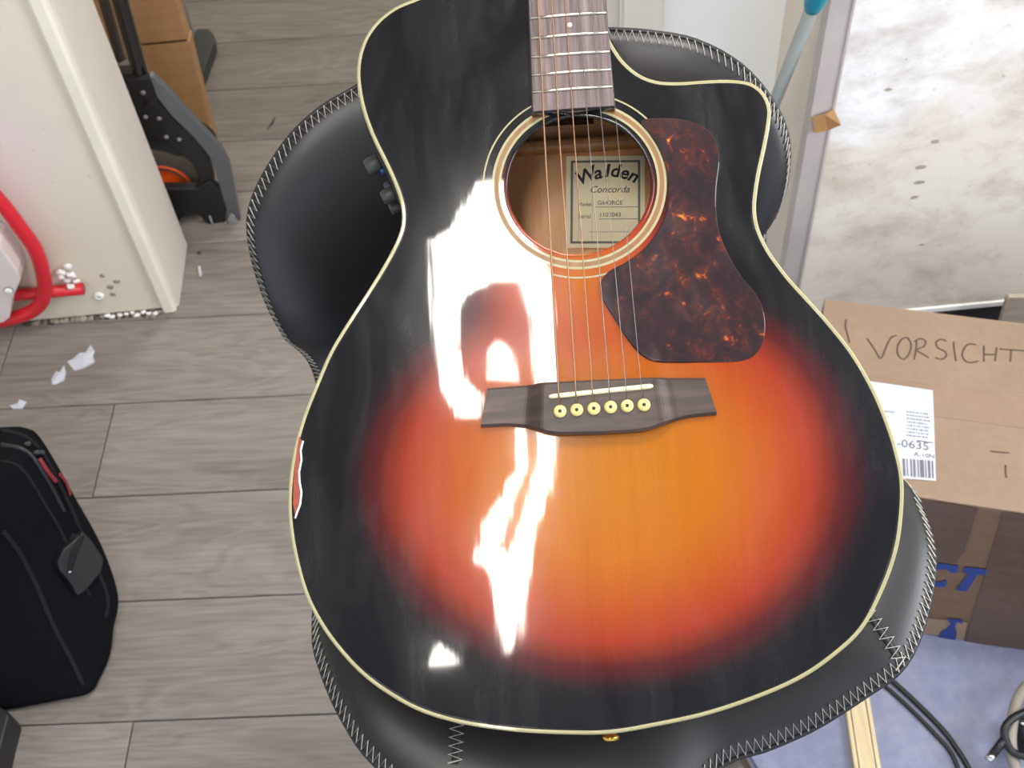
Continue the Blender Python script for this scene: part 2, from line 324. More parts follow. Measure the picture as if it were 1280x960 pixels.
# ================================================================== STRUCTURE
S = 'structure'
floor = tag(box('floor', (-2.3, -2.2, -.05), (2.1, 3.7, 0), None, M['concrete']), kind=S)
YAW = -0.0608167; PW = .12026*H; N0 = .423036*H
ft = Vector((math.cos(YAW), math.sin(YAW), 0)); fnn = Vector((-math.sin(YAW), math.cos(YAW), 0))
def tcoord(px, py): return zpl(px, py).dot(ft)
joints = {0-1: tcoord(163, 930), 2: tcoord(131, 564), 3: tcoord(17, 422)}
PT = .006
def plank(n0, n1, t0, t1):
    g = .0009; c = ft*((t0+t1)/2) + fnn*((n0+n1)/2); hx = (t1-t0)/2-g; hy = (n1-n0)/2-g
    me = bpy.data.meshes.new('plank'); bv = .0012
    V = []
    for z, s in ((0, 0), (PT-bv, 0), (PT, bv)):
        V += [(-hx+s, -hy+s, z), (hx-s, -hy+s, z), (hx-s, hy-s, z), (-hx+s, hy-s, z)]
    Fc = [(3, 2, 1, 0), (8, 9, 10, 11)] + [(a, (a+1) % 4, 4+(a+1) % 4, 4+a) for a in range(4)] + [(4+a, 4+(a+1) % 4, 8+(a+1) % 4, 8+a) for a in range(4)]
    me.from_pydata(V, [], Fc); o = link('plank', me, floor, M['plank']); o.location = c; o.rotation_euler = (0, 0, YAW)
XR = .09
rows = [(N0+PW*k, N0+PW*(k+1), k) for k in range(-5, 6)]
far_n = [zpl(260, 306.5).dot(fnn)]
for q in ((268, 244), (300, 179), (340, 112), (350, 52)): far_n.append(zpl(*q).dot(fnn))
rows[-1] = (rows[-1][0], far_n[0], 5) if rows[-1][0] < far_n[0] else rows[-1]
rows = [r for r in rows if r[0] < far_n[0]-.01]; rows[-1] = (rows[-1][0], far_n[0], rows[-1][2])
for i in range(len(far_n)-1): rows.append((far_n[i], far_n[i+1], 20+i))
while rows[-1][1] < 3.5: rows.append((rows[-1][1], rows[-1][1]+.165, rows[-1][2]+1))
for n0, n1, k in rows:
    j = joints.get(k, -2.0 + random.random()*1.2 + (.9 if k >= 20 else 0))
    xs = [-2.1, j, j+1.25, j+2.5]; xr = XR if k < 20 else 1.2
    if k not in joints: xs = [-2.1] + [v for v in ((-1.25+random.random()*.3), ) ] + [xr+.3]
    xs = sorted([v for v in xs if -2.1 <= v < xr-.1]) + [xr]
    if k in (0, 1, 4, 5, 20, 21, 22, 23): xs = [-2.1, -1.15-random.random()*.3, xr]
    for a, b in zip(xs, xs[1:]): plank(n0, n1, a, b)
# left wall block with door jamb
XJ = ypl(57, 0, 1.48).x
YJ2 = 1.64
wl = tag(box('wall_left', (-2.2, 1.48, 0.012), (XJ, YJ2, CEIL), None, M['plasterL']), kind=S)
# uneven lower edge of the plaster
def jamb_trim():
    w = .022
    bm = bmesh.new()
    P = [(XJ-w, 1.48), (XJ-w, 1.474), (XJ-w+.004, 1.4705), (XJ-.003, 1.4705), (XJ+.002, 1.474), (XJ+.002, 1.48), (XJ+.002, YJ2), (XJ, YJ2), (XJ, 1.482)]
    prismbm(bm, [(x, y, .008) for x, y in P], Vector((0, 0, CEIL-.02))); bmesh.ops.triangulate(bm, faces=[f for f in bm.faces if len(f.verts) > 4])
    return frombm('trim_1', bm, None, M['cream'])
tag(jamb_trim(), kind=S)
tag(box('trim_2', (XJ+.002, 1.484, .008), (XJ+.006, YJ2, CEIL), None, M['jamb']), kind=S)
# middle wall with door casing
YM = 1.40
XM0 = ypl(775, 0, YM).x; XM1 = ypl(829, 0, YM).x; XC = ypl(1040, 0, 1.22).x
tag(box('wall_middle', (XM0, YM+.004, 0), (XC+.3, YM+.24, CEIL), None, M['white']), kind=S)
tag(box('trim_3', (XM0+.004, YM-.010, 0), (XM1, YM+.004, CEIL), None, M['cream'], .002), kind=S)
tag(box('trim_4', (XM0-.018, YM+.006, 0), (XM0, YM+.24, CEIL), None, M['greige'], .002), kind=S)
# right wall (dirty plaster pier), reveal and metal corner profile
YR = 1.22
WB = ypl(1200, 386, YR).z
tag(box('wall_right', (XC+.006, YR, WB+.012), (2.1, YM+.1, CEIL), None, M['plasterR']), kind=S)
tag(box('trim_5', (XC+.012, YR-.003, WB), (2.1, YR+.03, WB+.012), None, M['white'], .002), kind=S)
tag(box('baseboard_right', (XC+.02, YR+.015, 0), (2.1, YR+.08, WB+.001), None, M['dark']), kind=S)  # dark grey strip set back under the plaster edge
tag(box('trim_6', (XC, YR+.002, 0), (XC+.006, YM+.004, CEIL), None, M['greige']), kind=S)
prof = empty('corner_profile', (XC, YR, 0), 'tall grey metal corner profile on the left edge of the dirty plaster wall', 'corner profile')
bm = bmesh.new(); bmbox(bm, (0, -.005, 0), (.027, -.002, 2.3)); bmbox(bm, (-.003, -.005, 0), (0, .020, 2.3))
bmbox(bm, (.024, -.007, 0), (.027, -.005, 2.3))
frombm('flange', bm, prof, M['profile'])
# far room, ceiling and the unseen walls
tag(box('wall_back', (-2.3, 3.6, 0), (2.1, 3.7, CEIL), None, M['white']), kind=S)
tag(box('wall_far_left', (-2.3, -2.2, 0), (-2.2, 3.6, CEIL), None, M['white']), kind=S)
tag(box('wall_far_right', (2.1, -2.2, 0), (2.2, 3.7, CEIL), None, M['white']), kind=S)
tag(box('ceiling', (-2.3, -2.2, CEIL), (2.2, 3.7, CEIL+.08), None, M['ceil']), kind=S)
# added ceiling emitters: diffuser shapes made up to give the lacquer its highlights
def lampmap(x, y, zc):
    p = gpl(x, y); d = ray(x, y).normalized(); d = d-2*d.dot(gn)*gn; return p+d*((zc-p.z)/d.z)
lampA = [(596, 232), (627, 228), (636, 262), (655, 290), (684, 330), (694, 400), (700, 478), (668, 482), (664, 400), (650, 352), (612, 352), (585, 366), (574, 390), (568, 440), (582, 482), (605, 502), (603, 524), (575, 525), (548, 480), (538, 400), (538, 300), (560, 290), (578, 262)]
lampB = [(610, 478), (607, 440), (625, 428), (640, 440), (646, 478)]
lampC = [(640, 540), (656, 540), (658, 580), (640, 630), (622, 690), (634, 700), (654, 640), (668, 585), (668, 540), (692, 540), (689, 600), (674, 660), (666, 720), (650, 790), (633, 820), (622, 770), (612, 720), (594, 700), (600, 660), (624, 625), (642, 585)]
lampD = [(547, 808), (573, 832), (532, 834)]
ZL = CEIL-.04
for i, (pl, lab) in enumerate(((lampA, 'large hooked white ceiling light mirrored left of the soundhole'), (lampB, 'small rounded white ceiling light mirrored just above the bridge wing'),
                          (lampC, 'long tapering white ceiling light mirrored below the bridge'), (lampD, 'small triangular white ceiling light mirrored at the lower left of the guitar'))):
    P = [lampmap(x, y, ZL) for x, y in pl]; c = sum(P, Vector())/len(P)
    root = empty('ceiling_light', (c.x, c.y, CEIL), lab, 'ceiling light', 'ceiling lights mirrored in the guitar')
    rel(prism('diffuser', P, (0, 0, .02), None, M['lamp']), root)
    bm = bmesh.new(); Q = [c+(p-c)*1.0 for p in P]; prismbm(bm, [Vector((p.x, p.y, ZL+.02)) for p in Q], Vector((0, 0, .02))); bmesh.ops.triangulate(bm, faces=[f for f in bm.faces if len(f.verts) > 4])
    rel(frombm('housing', bm, None, M['lamprib']), root)
# ================================================================== STOOL
XCS = lambda s: .077-.10*(s+.2)
def surf(x, s, off=0.0, z0=.712, y1=.64, R=.10, lean=math.radians(68)):
    k = .55
    if s < 0: y, z, a = y1+s, z0, 0.0
    else:
        a = min(s/R, lean); y = y1+R*math.sin(a); z = z0+R*(1-math.cos(a)); rem = s-R*a; y += rem*math.cos(a); z += rem*math.sin(a)
        k = .55+.45*min(1, s/.15)
    nn = Vector((0, -math.sin(a), math.cos(a)))
    return Vector((x, y, z)) + nn*(k*(x-XCS(s))**2 + off)
def proj(p):
    q = p-CAM; zc = q.dot(cf); return (640+F*q.dot(cr)/zc, 480-F*q.dot(cu)/zc)
def inv(px, py):
    x, s = 0.0, (.2 if py < 500 else -.2)
    for _ in range(60):
        a = proj(surf(x, s)); e0 = a[0]-px; e1 = a[1]-py; h = 1e-5
        b = proj(surf(x+h, s)); c = proj(surf(x, s+h))
        a11 = (b[0]-a[0])/h; a21 = (b[1]-a[1])/h; a12 = (c[0]-a[0])/h; a22 = (c[1]-a[1])/h
        D = a11*a22-a12*a21; dx = (e0*a22-e1*a12)/D; ds = (a11*e1-a21*e0)/D
        x -= max(-.04, min(.04, dx)); s -= max(-.04, min(.04, ds))
    return Vector((x, s, 0))
pxR = [(765, 38), (820, 42), (870, 52), (920, 78), (955, 113), (978, 152), (986, 190), (982, 230), (971, 265), (955, 293)]
pxL = [(395, 468), (360, 425), (335, 380), (317, 325), (311, 275), (325, 230), (360, 175), (400, 137), (445, 110)]
pxSR = [(1131, 604), (1147, 630), (1163, 670), (1167, 715), (1153, 783), (1127, 835), (1080, 870), (1020, 908), (960, 935), (900, 957)]
pxSL = [(475, 960), (430, 900), (400, 830), (393, 775)]
R_ = [inv(*q) for q in pxR]; L_ = [inv(*q) for q in pxL]; SR_ = [inv(*q) for q in pxSR]; SL_ = [inv(*q) for q in pxSL]
rim = R_ + [(R_[-1]+SR_[0])/2 + Vector((-.028, 0, 0))] + SR_ + [Vector((.07, -.372, 0)), Vector((0, -.378, 0)), Vector((-.06, -.37, 0))] + SL_ + [(SL_[-1]+L_[0])/2 + Vector((.004, 0, 0))] + L_ + [Vector((-.05, (L_[-1].y*.55+R_[0].y*.45)+.012, 0)), Vector((.03, (L_[-1].y*.3+R_[0].y*.7)+.012, 0))]
rim = resample(cat_rom(rim, True, 8), 220)
ctr = Vector((.065, -.02, 0)); NR = 26
stool = empty('bar_stool', (.09, .46, 0), 'black leather bar stool with stitched rounded seat and back, holding the guitar', 'stool')
def rimpt(i, r): p = ctr+(rim[i % 220]-ctr)*r; return p
def puff(r, T): return T*(max(0, 1-r**5))**.55
def cushion(T, sgn, name, mat, rmax=1.0):
    V = [surf(ctr.x, ctr.y, sgn*T)]; Fc = []
    rs = [1-(1-(k/NR))**1.6 for k in range(1, NR+1)]; rs = [r*rmax for r in rs]
    for r in rs:
        for i in range(220):
            p = rimpt(i, r); 
            V.append(surf(p.x, p.y, sgn*puff(r/rmax, T)))
    for i in range(220): Fc.append((0, 1+i, 1+(i+1) % 220))
    for k in range(NR-1):
        a = 1+k*220; b = a+220
        for i in range(220): Fc.append((a+i, b+i, b+(i+1) % 220, a+(i+1) % 220))
    if sgn < 0: Fc = [f[::-1] for f in Fc]
    return rel(mesh(name, V, Fc, None, mat, True), stool)
cushion(.034, 1, 'seat_cushion', M['leather'])
cushion(.022, -1, 'shell', M['leather'])
bm = bmesh.new(); tubebm(bm, [surf(p.x, p.y, -.001) for p in rim], .0024, 8, True, upv=(0, 0, 1)); rel(frombm('piping', bm, None, M['flange'], True), stool)
# zigzag stitching along the rim
P = []; per = 0; dens = resample(rim, 680)
for i, p in enumerate(dens):
    d = (ctr-p); d2 = d.normalized(); w = -0.0012 if i % 2 else .0062
    q = p + d2*w; rr = min(1, 1-w/d.length)
    P.append(surf(q.x, q.y, puff(rr, .034)+(.0018 if i % 2 else .0012)))
rel(tube('stitching', P, .00065, None, M['thread'], 5, closed=True), stool)
def seam(pa, pb, n, w):
    a, b = inv(*pa), inv(*pb); d = (b-a); nrm = Vector((-d.y, d.x, 0)).normalized(); P = []; Q = []
    for i in range(n+1):
        c = a+d*(i/n); q = c+nrm*(w if i % 2 else -w)
        def off(q):
            best = 2
            v = q-ctr; ang = math.atan2(v.y, v.x); bi = min(range(220), key=lambda j: abs(math.remainder(math.atan2(rim[j].y-ctr.y, rim[j].x-ctr.x)-ang, 2*math.pi)))
            return puff(min(1, v.length/(rim[bi]-ctr).length), .034)
        P.append(surf(q.x, q.y, off(q)+.0012)); Q.append(surf(c.x, c.y, off(c)+.0002))
    rel(tube('cross_stitching', P, .0007, None, M['thread'], 5), stool)
    rel(tube('seam_welt', Q, .0030, None, M['flange'], 6, flat=.35), stool)
seam((1068, 772), (1126, 836), 14, .0055); seam((578, 890), (572, 968), 16, .0050)
# pedestal
rel(lathe('base_plate', [(.19, 0.0), (.19, .006), (.17, .014), (.05, .030), (.032, .05)], 48, None, M['chrome'], c=(.09, .50, .0075)), stool)
rel(lathe('pedestal', [(.026, .05), (.026, .35), (.019, .352), (.019, .68)], 24, None, M['chrome'], c=(.09, .50, 0)), stool)
rel(lathe('seat_mount', [(.03, .66), (.09, .668), (.09, .688), (.03, .70)], 24, None, M['blackplastic'], c=(.09, .50, 0)), stool)
fr = [Vector((.09+.13*math.cos(a), .46+.13*math.sin(a), .30)) for a in [math.radians(200+10*i) for i in range(15)]]
rel(tube('footrest', [Vector((.09, .50, .30))]+fr+[Vector((.09, .50, .30))], .009, None, M['chrome'], 10), stool)
# ================================================================== GUITAR
guitar = bpy.data.objects.new('acoustic_guitar', None); COL.objects.link(guitar); guitar.empty_display_size = .05
guitar.matrix_world = Matrix(((gX.x, gY.x, gn.x, GP.x), (gX.y, gY.y, gn.y, GP.y), (gX.z, gY.z, gn.z, GP.z), (0, 0, 0, 1)))
tag(guitar, 'cutaway acoustic guitar with glossy orange-to-black sunburst top leaning on the leather stool', 'guitar')
opx = [(513, 0), (492.5, 9), (472, 25), (457, 45), (448.5, 67), (445.5, 90), (447, 110), (451, 132), (458, 155), (468, 179), (479, 201), (490.5, 226), (498.5, 248), (501.8, 266), (500.5, 285), (492, 307), (475, 338), (453, 373), (431, 407), (411, 441), (395, 478), (377, 524), (365, 570), (360, 615), (360.5, 651), (367, 694), (380, 741), (398, 778), (422, 812), (452, 844), (488, 870.5), (527, 891), (577, 905.5), (642, 915), (708, 918.5), (763, 917.8), (817, 909), (884, 894.5), (951, 872), (1002, 849), (1042, 822), (1079, 787), (1105, 738), (1122, 690), (1129, 645), (1130, 602), (1123, 565), (1111, 527), (1093, 485), (1067.5, 441), (1036, 401), (1010, 372), (990, 350), (975, 331), (960, 309), (949, 284), (945.5, 262), (947, 240), (951, 215), (958, 183), (963, 155), (964, 136), (959, 121), (949, 109), (934, 101.5), (909, 99), (880, 100), (849, 102), (821, 100.5), (799, 92), (781, 77), (770, 62), (762, 48), (757, 30), (753, 8), (752, -15), (752, -36), (700, -37), (650, -36), (600, -29), (555, -16)]
out = resample(cat_rom([L(*q) for q in opx], True, 6), 360)
out = [Vector((p.x, p.y, 0)) for p in out]
HC = L(723.5, 230.5); HR = .0500
def inset(P, d):
    n = len(P); o = []
    area_ = sum(P[i].x*P[(i+1) % n].y-P[(i+1) % n].x*P[i].y for i in range(n)); s = 1 if area_ > 0 else -1
    for i in range(n):
        t = (P[(i+1) % n]-P[(i-1) % n]).normalized(); o.append(P[i]+Vector((-t.y, t.x, 0))*d*s)
    return o
BW = .0028
def plate(name, loops, z, mat, parent):
    bm = bmesh.new(); E = []
    for lp in loops:
        vs = [bm.verts.new((p.x, p.y, z)) for p in lp]
        for i in range(len(vs)): E.append(bm.edges.new((vs[i], vs[(i+1) % len(vs)])))
    bmesh.ops.triangle_fill(bm, edges=E, use_beauty=True, normal=Vector((0, 0, 1)))
    for f in bm.faces:
        f.normal_update()
        if f.normal.z < 0: f.normal_flip()
    me = bpy.data.meshes.new(name); bm.to_mesh(me); bm.free(); return link(name, me, parent, mat)
def circ(c, r, n=96): return [Vector((c.x+r*math.cos(2*math.pi*i/n), c.y+r*math.sin(2*math.pi*i/n), 0)) for i in range(n)]
TT = .003
inn = inset(out, BW*.9)
# soundboard: top face, under face and the wall of the soundhole
bm = bmesh.new()
for z, fl in ((0, 1), (-TT, -1)):
    E = []
    for lp in (inn, circ(HC, HR)):
        vs = [bm.verts.new((p.x, p.y, z)) for p in lp]
        for i in range(len(vs)): E.append(bm.edges.new((vs[i], vs[(i+1) % len(vs)])))
    r = bmesh.ops.triangle_fill(bm, edges=E, use_beauty=True, normal=Vector((0, 0, 1)))
    for f in r['geom']:
        if isinstance(f, bmesh.types.BMFace):
            f.normal_update()
            if f.normal.z*fl < 0: f.normal_flip()
hc = circ(HC, HR); a = [bm.verts.new((p.x, p.y, 0)) for p in hc]; b = [bm.verts.new((p.x, p.y, -TT)) for p in hc]
for i in range(96): bm.faces.new((a[i], b[i], b[(i+1) % 96], a[(i+1) % 96]))
me = bpy.data.meshes.new('soundboard'); bm.to_mesh(me); bm.free(); link('soundboard', me, guitar, M['top'])
# binding (stepped ivory band), sides, back
def band(name, prof_, mat, smooth=False):   # prof_: list of (inset, z)
    bm = bmesh.new(); R = []
    for d, z in prof_: R.append([bm.verts.new((p.x, p.y, z)) for p in inset(out, d)])
    n = len(out)
    for A, B in zip(R, R[1:]):
        for i in range(n): bm.faces.new((A[i], A[(i+1) % n], B[(i+1) % n], B[i]))
    return frombm(name, bm, guitar, mat, smooth)
band('binding', [(BW, -.001), (BW, .0002), (.0012, .0003), (.0002, -.0006), (0, -.002), (0, -.006), (.0012, -.006), (BW, -.004), (BW, -.001)], M['binding'])
band('purfling', [(BW+.0009, -.001), (BW+.0009, .00015), (BW, .00015), (BW, -.001)], M['blackgloss'])
bm = bmesh.new(); R = []
for d, z in ((.0004, -.005), (.0004, -.096), (.0035, -.0965), (.0035, -.004)): R.append([bm.verts.new((p.x, p.y, z)) for p in inset(out, d)])
for A, B in zip(R, R[1:]+R[:1]):
    for i in range(len(out)): bm.faces.new((A[i], A[(i+1) % 360], B[(i+1) % 360], B[i]))
frombm('side', bm, guitar, M['side'], False)
plate('back', [inset(out, .0036)], -.095, M['back'], guitar)
band('back_binding', [(.004, -.0955), (0, -.0955), (0, -.0985), (.004, -.0995), (.004, -.0955)], M['binding'])
plate('back_outside', [inset(out, .0015)], -.0985, M['side'], guitar)
# inside: braces, centre strip, label
ZB = -.0948
def Lb(x, y, z=ZB): return L(x, y, z)
def stripbox(name, x0, x1, y0, y1, z0, z1, mat, rz=0, bv=0): 
    o = box(name, (x0, y0, z0), (x1, y1, z1), guitar, mat, bv); return o
s0, s1 = Lb(676, 250), Lb(713, 250); stripbox('back_strip', s0.x, s1.x+.004, -.19, .26, ZB, ZB+.0015, M['strip'])
b0, b1 = Lb(700, 187, ZB+.012), Lb(700, 173, ZB+.012); stripbox('back_brace', -.098, .070, b0.y, b1.y, ZB, ZB+.013, M['brace'], bv=.003)
b0 = Lb(760, 330, ZB+.012); stripbox('back_brace', -.100, .090, b0.y-.014, b0.y-.001, ZB, ZB+.013, M['brace'], bv=.003)
stripbox('neck_block', -.035, .010, .235, .29, ZB, -.004, M['neck'])
cTL, cTR, cBL = Lb(708, 195.3, ZB+.002), Lb(806, 194.4, ZB+.002), Lb(715, 310, ZB+.002)
lx = (cTR-cTL); lw = lx.length; lx.normalize(); ly = Vector((-lx.y, lx.x, 0)); lh = abs((cTL-cBL).dot(ly))
LM = Matrix(((lx.x, ly.x, 0, cTL.x), (lx.y, ly.y, 0, cTL.y), (0, 0, 1, ZB+.0018), (0, 0, 0, 1)))   # origin at top-left corner
def lb_rect(bm, x0, y0, x1, y1, z): 
    vs = [bm.verts.new(LM @ Vector((x, -y, z))) for x, y in ((x0, y0), (x1, y0), (x1, y1), (x0, y1))]; f = bm.faces.new(vs[::-1])
lab = mesh('maker_label', [LM @ Vector(v) for v in ((0, 0, 0), (lw, 0, 0), (lw, -lh, 0), (0, -lh, 0), (0, 0, -.0003), (lw, 0, -.0003), (lw, -lh, -.0003), (0, -lh, -.0003))], [(3, 2, 1, 0), (4, 5, 6, 7), (0, 1, 5, 4), (1, 2, 6, 5), (2, 3, 7, 6), (3, 0, 4, 7)], guitar, M['labelpaper']); lab['label'] = 'cream paper label with dark border and lettering inside the soundhole'
bm = bmesh.new(); e = .0035; g = .0018
for q in ((e, e, lw-e, e+g), (e, lh-e-g, lw-e, lh-e), (e, e, e+g, lh-e), (lw-e-g, e, lw-e, lh-e)): lb_rect(bm, *q, .0001)
frombm('label_border', bm, lab, M['labelframe'])
bm = bmesh.new()
for q in ((.37*lw, .555*lh, .92*lw, .562*lh), (.42*lw, .685*lh, .92*lw, .692*lh), (.30*lw, .825*lh, .80*lw, .83*lh), (.16*lw, .3*lh, .163*lw, .95*lh), (.33*lw, .3*lh, .333*lw, .95*lh)): lb_rect(bm, *q, .0001)
frombm('label_line', bm, lab, M['labelframe'])
for ch, fx, fy, an in zip('Walden', (.275, .43, .545, .65, .77, .885), (.225, .19, .17, .17, .19, .225), (.42, .2, .05, -.05, -.22, -.4)):
    text('lettering', ch, .0145 if ch != 'W' else .0150, LM @ Matrix.Translation((fx*lw-.002, -fy*lh, .0002)) @ Matrix.Rotation(an, 4, 'Z'), lab, M['labelink'], .2, sx=1.0 if ch != 'l' else 1.2, bold=.00035)
text('lettering', 'Concorda', .0075, LM @ Matrix.Translation((.55*lw, -.37*lh, .0002)), lab, M['labelink'], .35)
text('lettering', 'G640RCE', .0048, LM @ Matrix.Translation((.56*lw, -.515*lh, .0002)), lab, M['labelink'])
text('lettering', '1102043', .0048, LM @ Matrix.Translation((.56*lw, -.645*lh, .0002)), lab, M['labelink'])
text('lettering', 'Model', .0042, LM @ Matrix.Translation((.24*lw, -.53*lh, .0002)), lab, M['labelink'])
text('lettering', 'Serial', .0042, LM @ Matrix.Translation((.24*lw, -.66*lh, .0002)), lab, M['labelink'])
# rosette
def ring(name, r0, r1, z, mat, n=96, base=0.0):
    bm = bmesh.new(); R = []
    for r, zz in ((r0, base), (r0, z), (r1, z), (r1, base)): R.append([bm.verts.new((p.x, p.y, zz)) for p in circ(HC, r, n)])
    for A, B in zip(R, R[1:]):
        for i in range(n): bm.faces.new((A[i], A[(i+1) % n], B[(i+1) % n], B[i]))
    return frombm(name, bm, guitar, mat)
bm = bmesh.new(); tubebm(bm, [Vector((p.x, p.y, -.0012)) for p in circ(HC, HR+.0006, 96)], .0016, 8, True, upv=(0, 0, 1))
ring('rosette_ring', .0536, .0552, .00018, M['binding']); ring('rosette_ring', .0552, .0583, .00015, M['amber']); ring('rosette_ring', .0583, .0600, .00018, M['binding']); ring('rosette_ring', .0653, .0664, .00018, M['binding'])
frombm('soundhole_edge', bm, guitar, M['top'], True)
# pickguard
pgp = [(800, 151), (832, 148), (862, 151.5), (885, 163), (897, 183), (899, 204), (895.5, 233), (895, 261), (899, 289), (910, 317.5), (927, 346), (945, 368), (955, 392), (955.5, 420), (946, 441), (927, 451), (881, 453), (825, 453), (804, 446), (786, 427), (768, 399), (752.5, 373), (751, 353), (761, 339.5), (782.5, 328), (805, 311), (822, 289), (833, 264.5), (836, 240), (833, 215), (824, 188), (811, 167)]
pl = resample(cat_rom([L(*q) for q in pgp], True, 6), 140); 
bm = bmesh.new()
def capped(bm, P, z0, z1, bv):
    lo = [bm.verts.new((p.x, p.y, z0)) for p in P]; md = [bm.verts.new((p.x, p.y, z1-bv)) for p in P]; hi = [bm.verts.new((p.x, p.y, z1)) for p in inset(P, bv)]
    n = len(P)
    for A, B in ((lo, md), (md, hi)):
        for i in range(n): bm.faces.new((A[i], A[(i+1) % n], B[(i+1) % n], B[i]))
    r = bmesh.ops.triangle_fill(bm, edges=[bm.edges.get((hi[i], hi[(i+1) % n])) for i in range(n)], use_beauty=True, normal=Vector((0, 0, 1)))
capped(bm, [Vector((p.x, p.y, 0)) for p in pl], 0.0002, .0011, .0006); o = frombm('pickguard', bm, guitar, M['guard']); o['label'] = 'dark tortoiseshell pickguard with orange flecks'
# finish chip at the left edge
cp = [(374, 545), (378, 552), (376, 575), (374, 600), (376, 618), (373, 636), (369, 645), (366.5, 630), (367, 600), (370, 570)]
chip = mesh('finish_chip', [Vector((*L(*q).xy, .0003)) for q in cp], [tuple(range(len(cp)))[::-1]], guitar, M['chipred']); chip['label'] = 'red-brown chip in the lacquer at the left edge'
tube('chip_edge', [Vector((*L(*q).xy, .0004)) for q in [(379, 551), (376, 563), (377, 575), (374, 590), (374.5, 602), (377, 615), (375.5, 630), (371, 642), (369, 648)]], .0007, guitar, M['foam'], 5, flat=.4)
# bridge
brp = [(609, 485), (668, 480.5), (672, 479.5), (748, 475.5), (824, 472.3), (829, 472), (882, 472), (896, 518), (872, 520), (853, 523), (832, 530), (814, 537), (800, 540), (750, 543), (700, 544), (685, 542), (668, 537), (655, 533.5), (635, 532), (601, 533.5)]
def brh(x):
    a = abs(x); 
    return .0046 if a > .052 else (.0090 if a < .037 else .0046+(.0044)*(.5+.5*math.cos(math.pi*(a-.037)/.015)))
bp = [L(*q, .004) for q in brp]; bx0 = min(p.x for p in bp); bx1 = max(p.x for p in bp)
def yat(x, lst):
    for a, b in zip(lst, lst[1:]):
        if a.x <= x <= b.x: return a.y+(b.y-a.y)*(x-a.x)/max(b.x-a.x, 1e-9)
    return lst[0].y if x < lst[0].x else lst[-1].y
topl = bp[:7]; botl = sorted(bp[7:], key=lambda p: p.x)
NX = 90; V = []; Fc = []
for i in range(NX+1):
    x = bx0+(bx1-bx0)*i/NX; ya, yb = yat(x, botl), yat(x, topl); xs_ = x
    if i == 0: ya, yb = botl[0].y, topl[0].y
    h = brh(x-.001)
    # ends are slanted: lower corners stick out further than upper ones
    e0 = topl[0].x-botl[0].x; e1 = botl[-1].x-topl[-1].x
    fr_ = i/NX; xl = botl[0].x+(botl[-1].x-botl[0].x)*fr_; xt = topl[0].x+(topl[-1].x-topl[0].x)*fr_
    ya, yb = yat(xl, botl), yat(xt, topl)
    c = .0018
    for (X_, Y_, z) in ((xl, ya, 0), (xl, ya, h-c), (xl, ya+c*.9, h), (xt, yb-c*.9, h), (xt, yb, h-c), (xt, yb, 0)): V.append((X_, Y_, z))
for i in range(NX):
    for k in range(5): Fc.append((i*6+k, i*6+k+1, i*6+6+k+1, i*6+6+k))
Fc.append((5, 4, 3, 2, 1, 0)); Fc.append(tuple(NX*6+k for k in range(6)))
bm = bmesh.new(); vs = [bm.verts.new(v) for v in V]
for f in Fc: bm.faces.new([vs[i] for i in f])
frombm('bridge', bm, guitar, M['rose'])
sa, sb = L(686, 495.5, .0115), L(816.5, 482, .0115)
bm = bmesh.new(); tubebm(bm, [Vector((*(sa+(sb-sa)*t).xy, .0098)) for t in [0, .01, .03]+[i/12 for i in range(1, 12)]+[.97, .99, 1]], [.0007, .0012, .0016]+[.0017]*11+[.0016, .0012, .0007], 10, upv=(0, 0, 1), flat=1.5)
frombm('saddle', bm, guitar, M['ivory'], True)
pins = [(700, 514), (721, 512.2), (742.3, 510.6), (763.3, 508.8), (784, 507.2), (805, 506)]
for q in pins:
    p = L(*q, .011)
    pin = lathe('bridge_pin', [(.0025, .0085), (.0042, .0092), (.0043, .0106), (.0034, .0120), (.0016, .0124)], 20, guitar, M['yellow'], c=(p.x, p.y, 0))
    lathe('pin_dot', [(.0012, .0122), (.0012, .01265), (.0006, .0127)], 12, pin, M['labelink'], c=(p.x, p.y, 0))
# neck, fretboard, frets
FT = .0075
fl0, fl1, fr0, fr1 = L(661, 0, FT), L(666, 136, FT), L(757, 0, FT), L(768, 135, FT)
yEnd = (fl1.y+fr1.y)/2; SAD = (sa.y+sb.y)/2+.0015
f20 = (L(667, 111.5, FT).y+L(766, 111.5, FT).y)/2; f16 = (L(662, 19, FT).y+L(758, 19.5, FT).y)/2
# scale from the fret spacing seen
k20, k16 = 2**(-20/12), 2**(-16/12); SCALE = (f16-f20)/(k16-k20); Y0 = f20-SCALE*k20
NUT = Y0+SCALE
def edge(a, b, y): return a.x+(b.x-a.x)*(y-a.y)/(b.y-a.y)
def fx(y, side): a, b = ((fl0, fl1) if side < 0 else (fr0, fr1)); return edge(a, b, y)
V = []; NS = 24
ys = [yEnd+(NUT-yEnd)*i/NS for i in range(NS+1)]
bm = bmesh.new(); rows_ = []
for y in ys:
    a, b = fx(y, -1), fx(y, 1); mid = (a+b)/2; rows_.append([bm.verts.new((x, y, z)) for x, z in ((a, .0012), (a, FT-.0006), (a+.0006, FT-.0001), (mid, FT+.0006), (b-.0006, FT-.0001), (b, FT-.0006), (b, .0012))])
for A, B in zip(rows_, rows_[1:]):
    for k in range(6): bm.faces.new((A[k], A[k+1], B[k+1], B[k]))
    bm.faces.new((A[6], A[0], B[0], B[6]))
bm.faces.new(rows_[0][::-1]); bm.faces.new(rows_[-1])
frombm('fretboard', bm, guitar, M['fret_wood'])
bm = bmesh.new(); lo = []
for y in (yEnd-.0012, NUT): a, b = fx(y, -1)-.0010, fx(y, 1)+.0004; lo.append([(a, y), (b, y)])
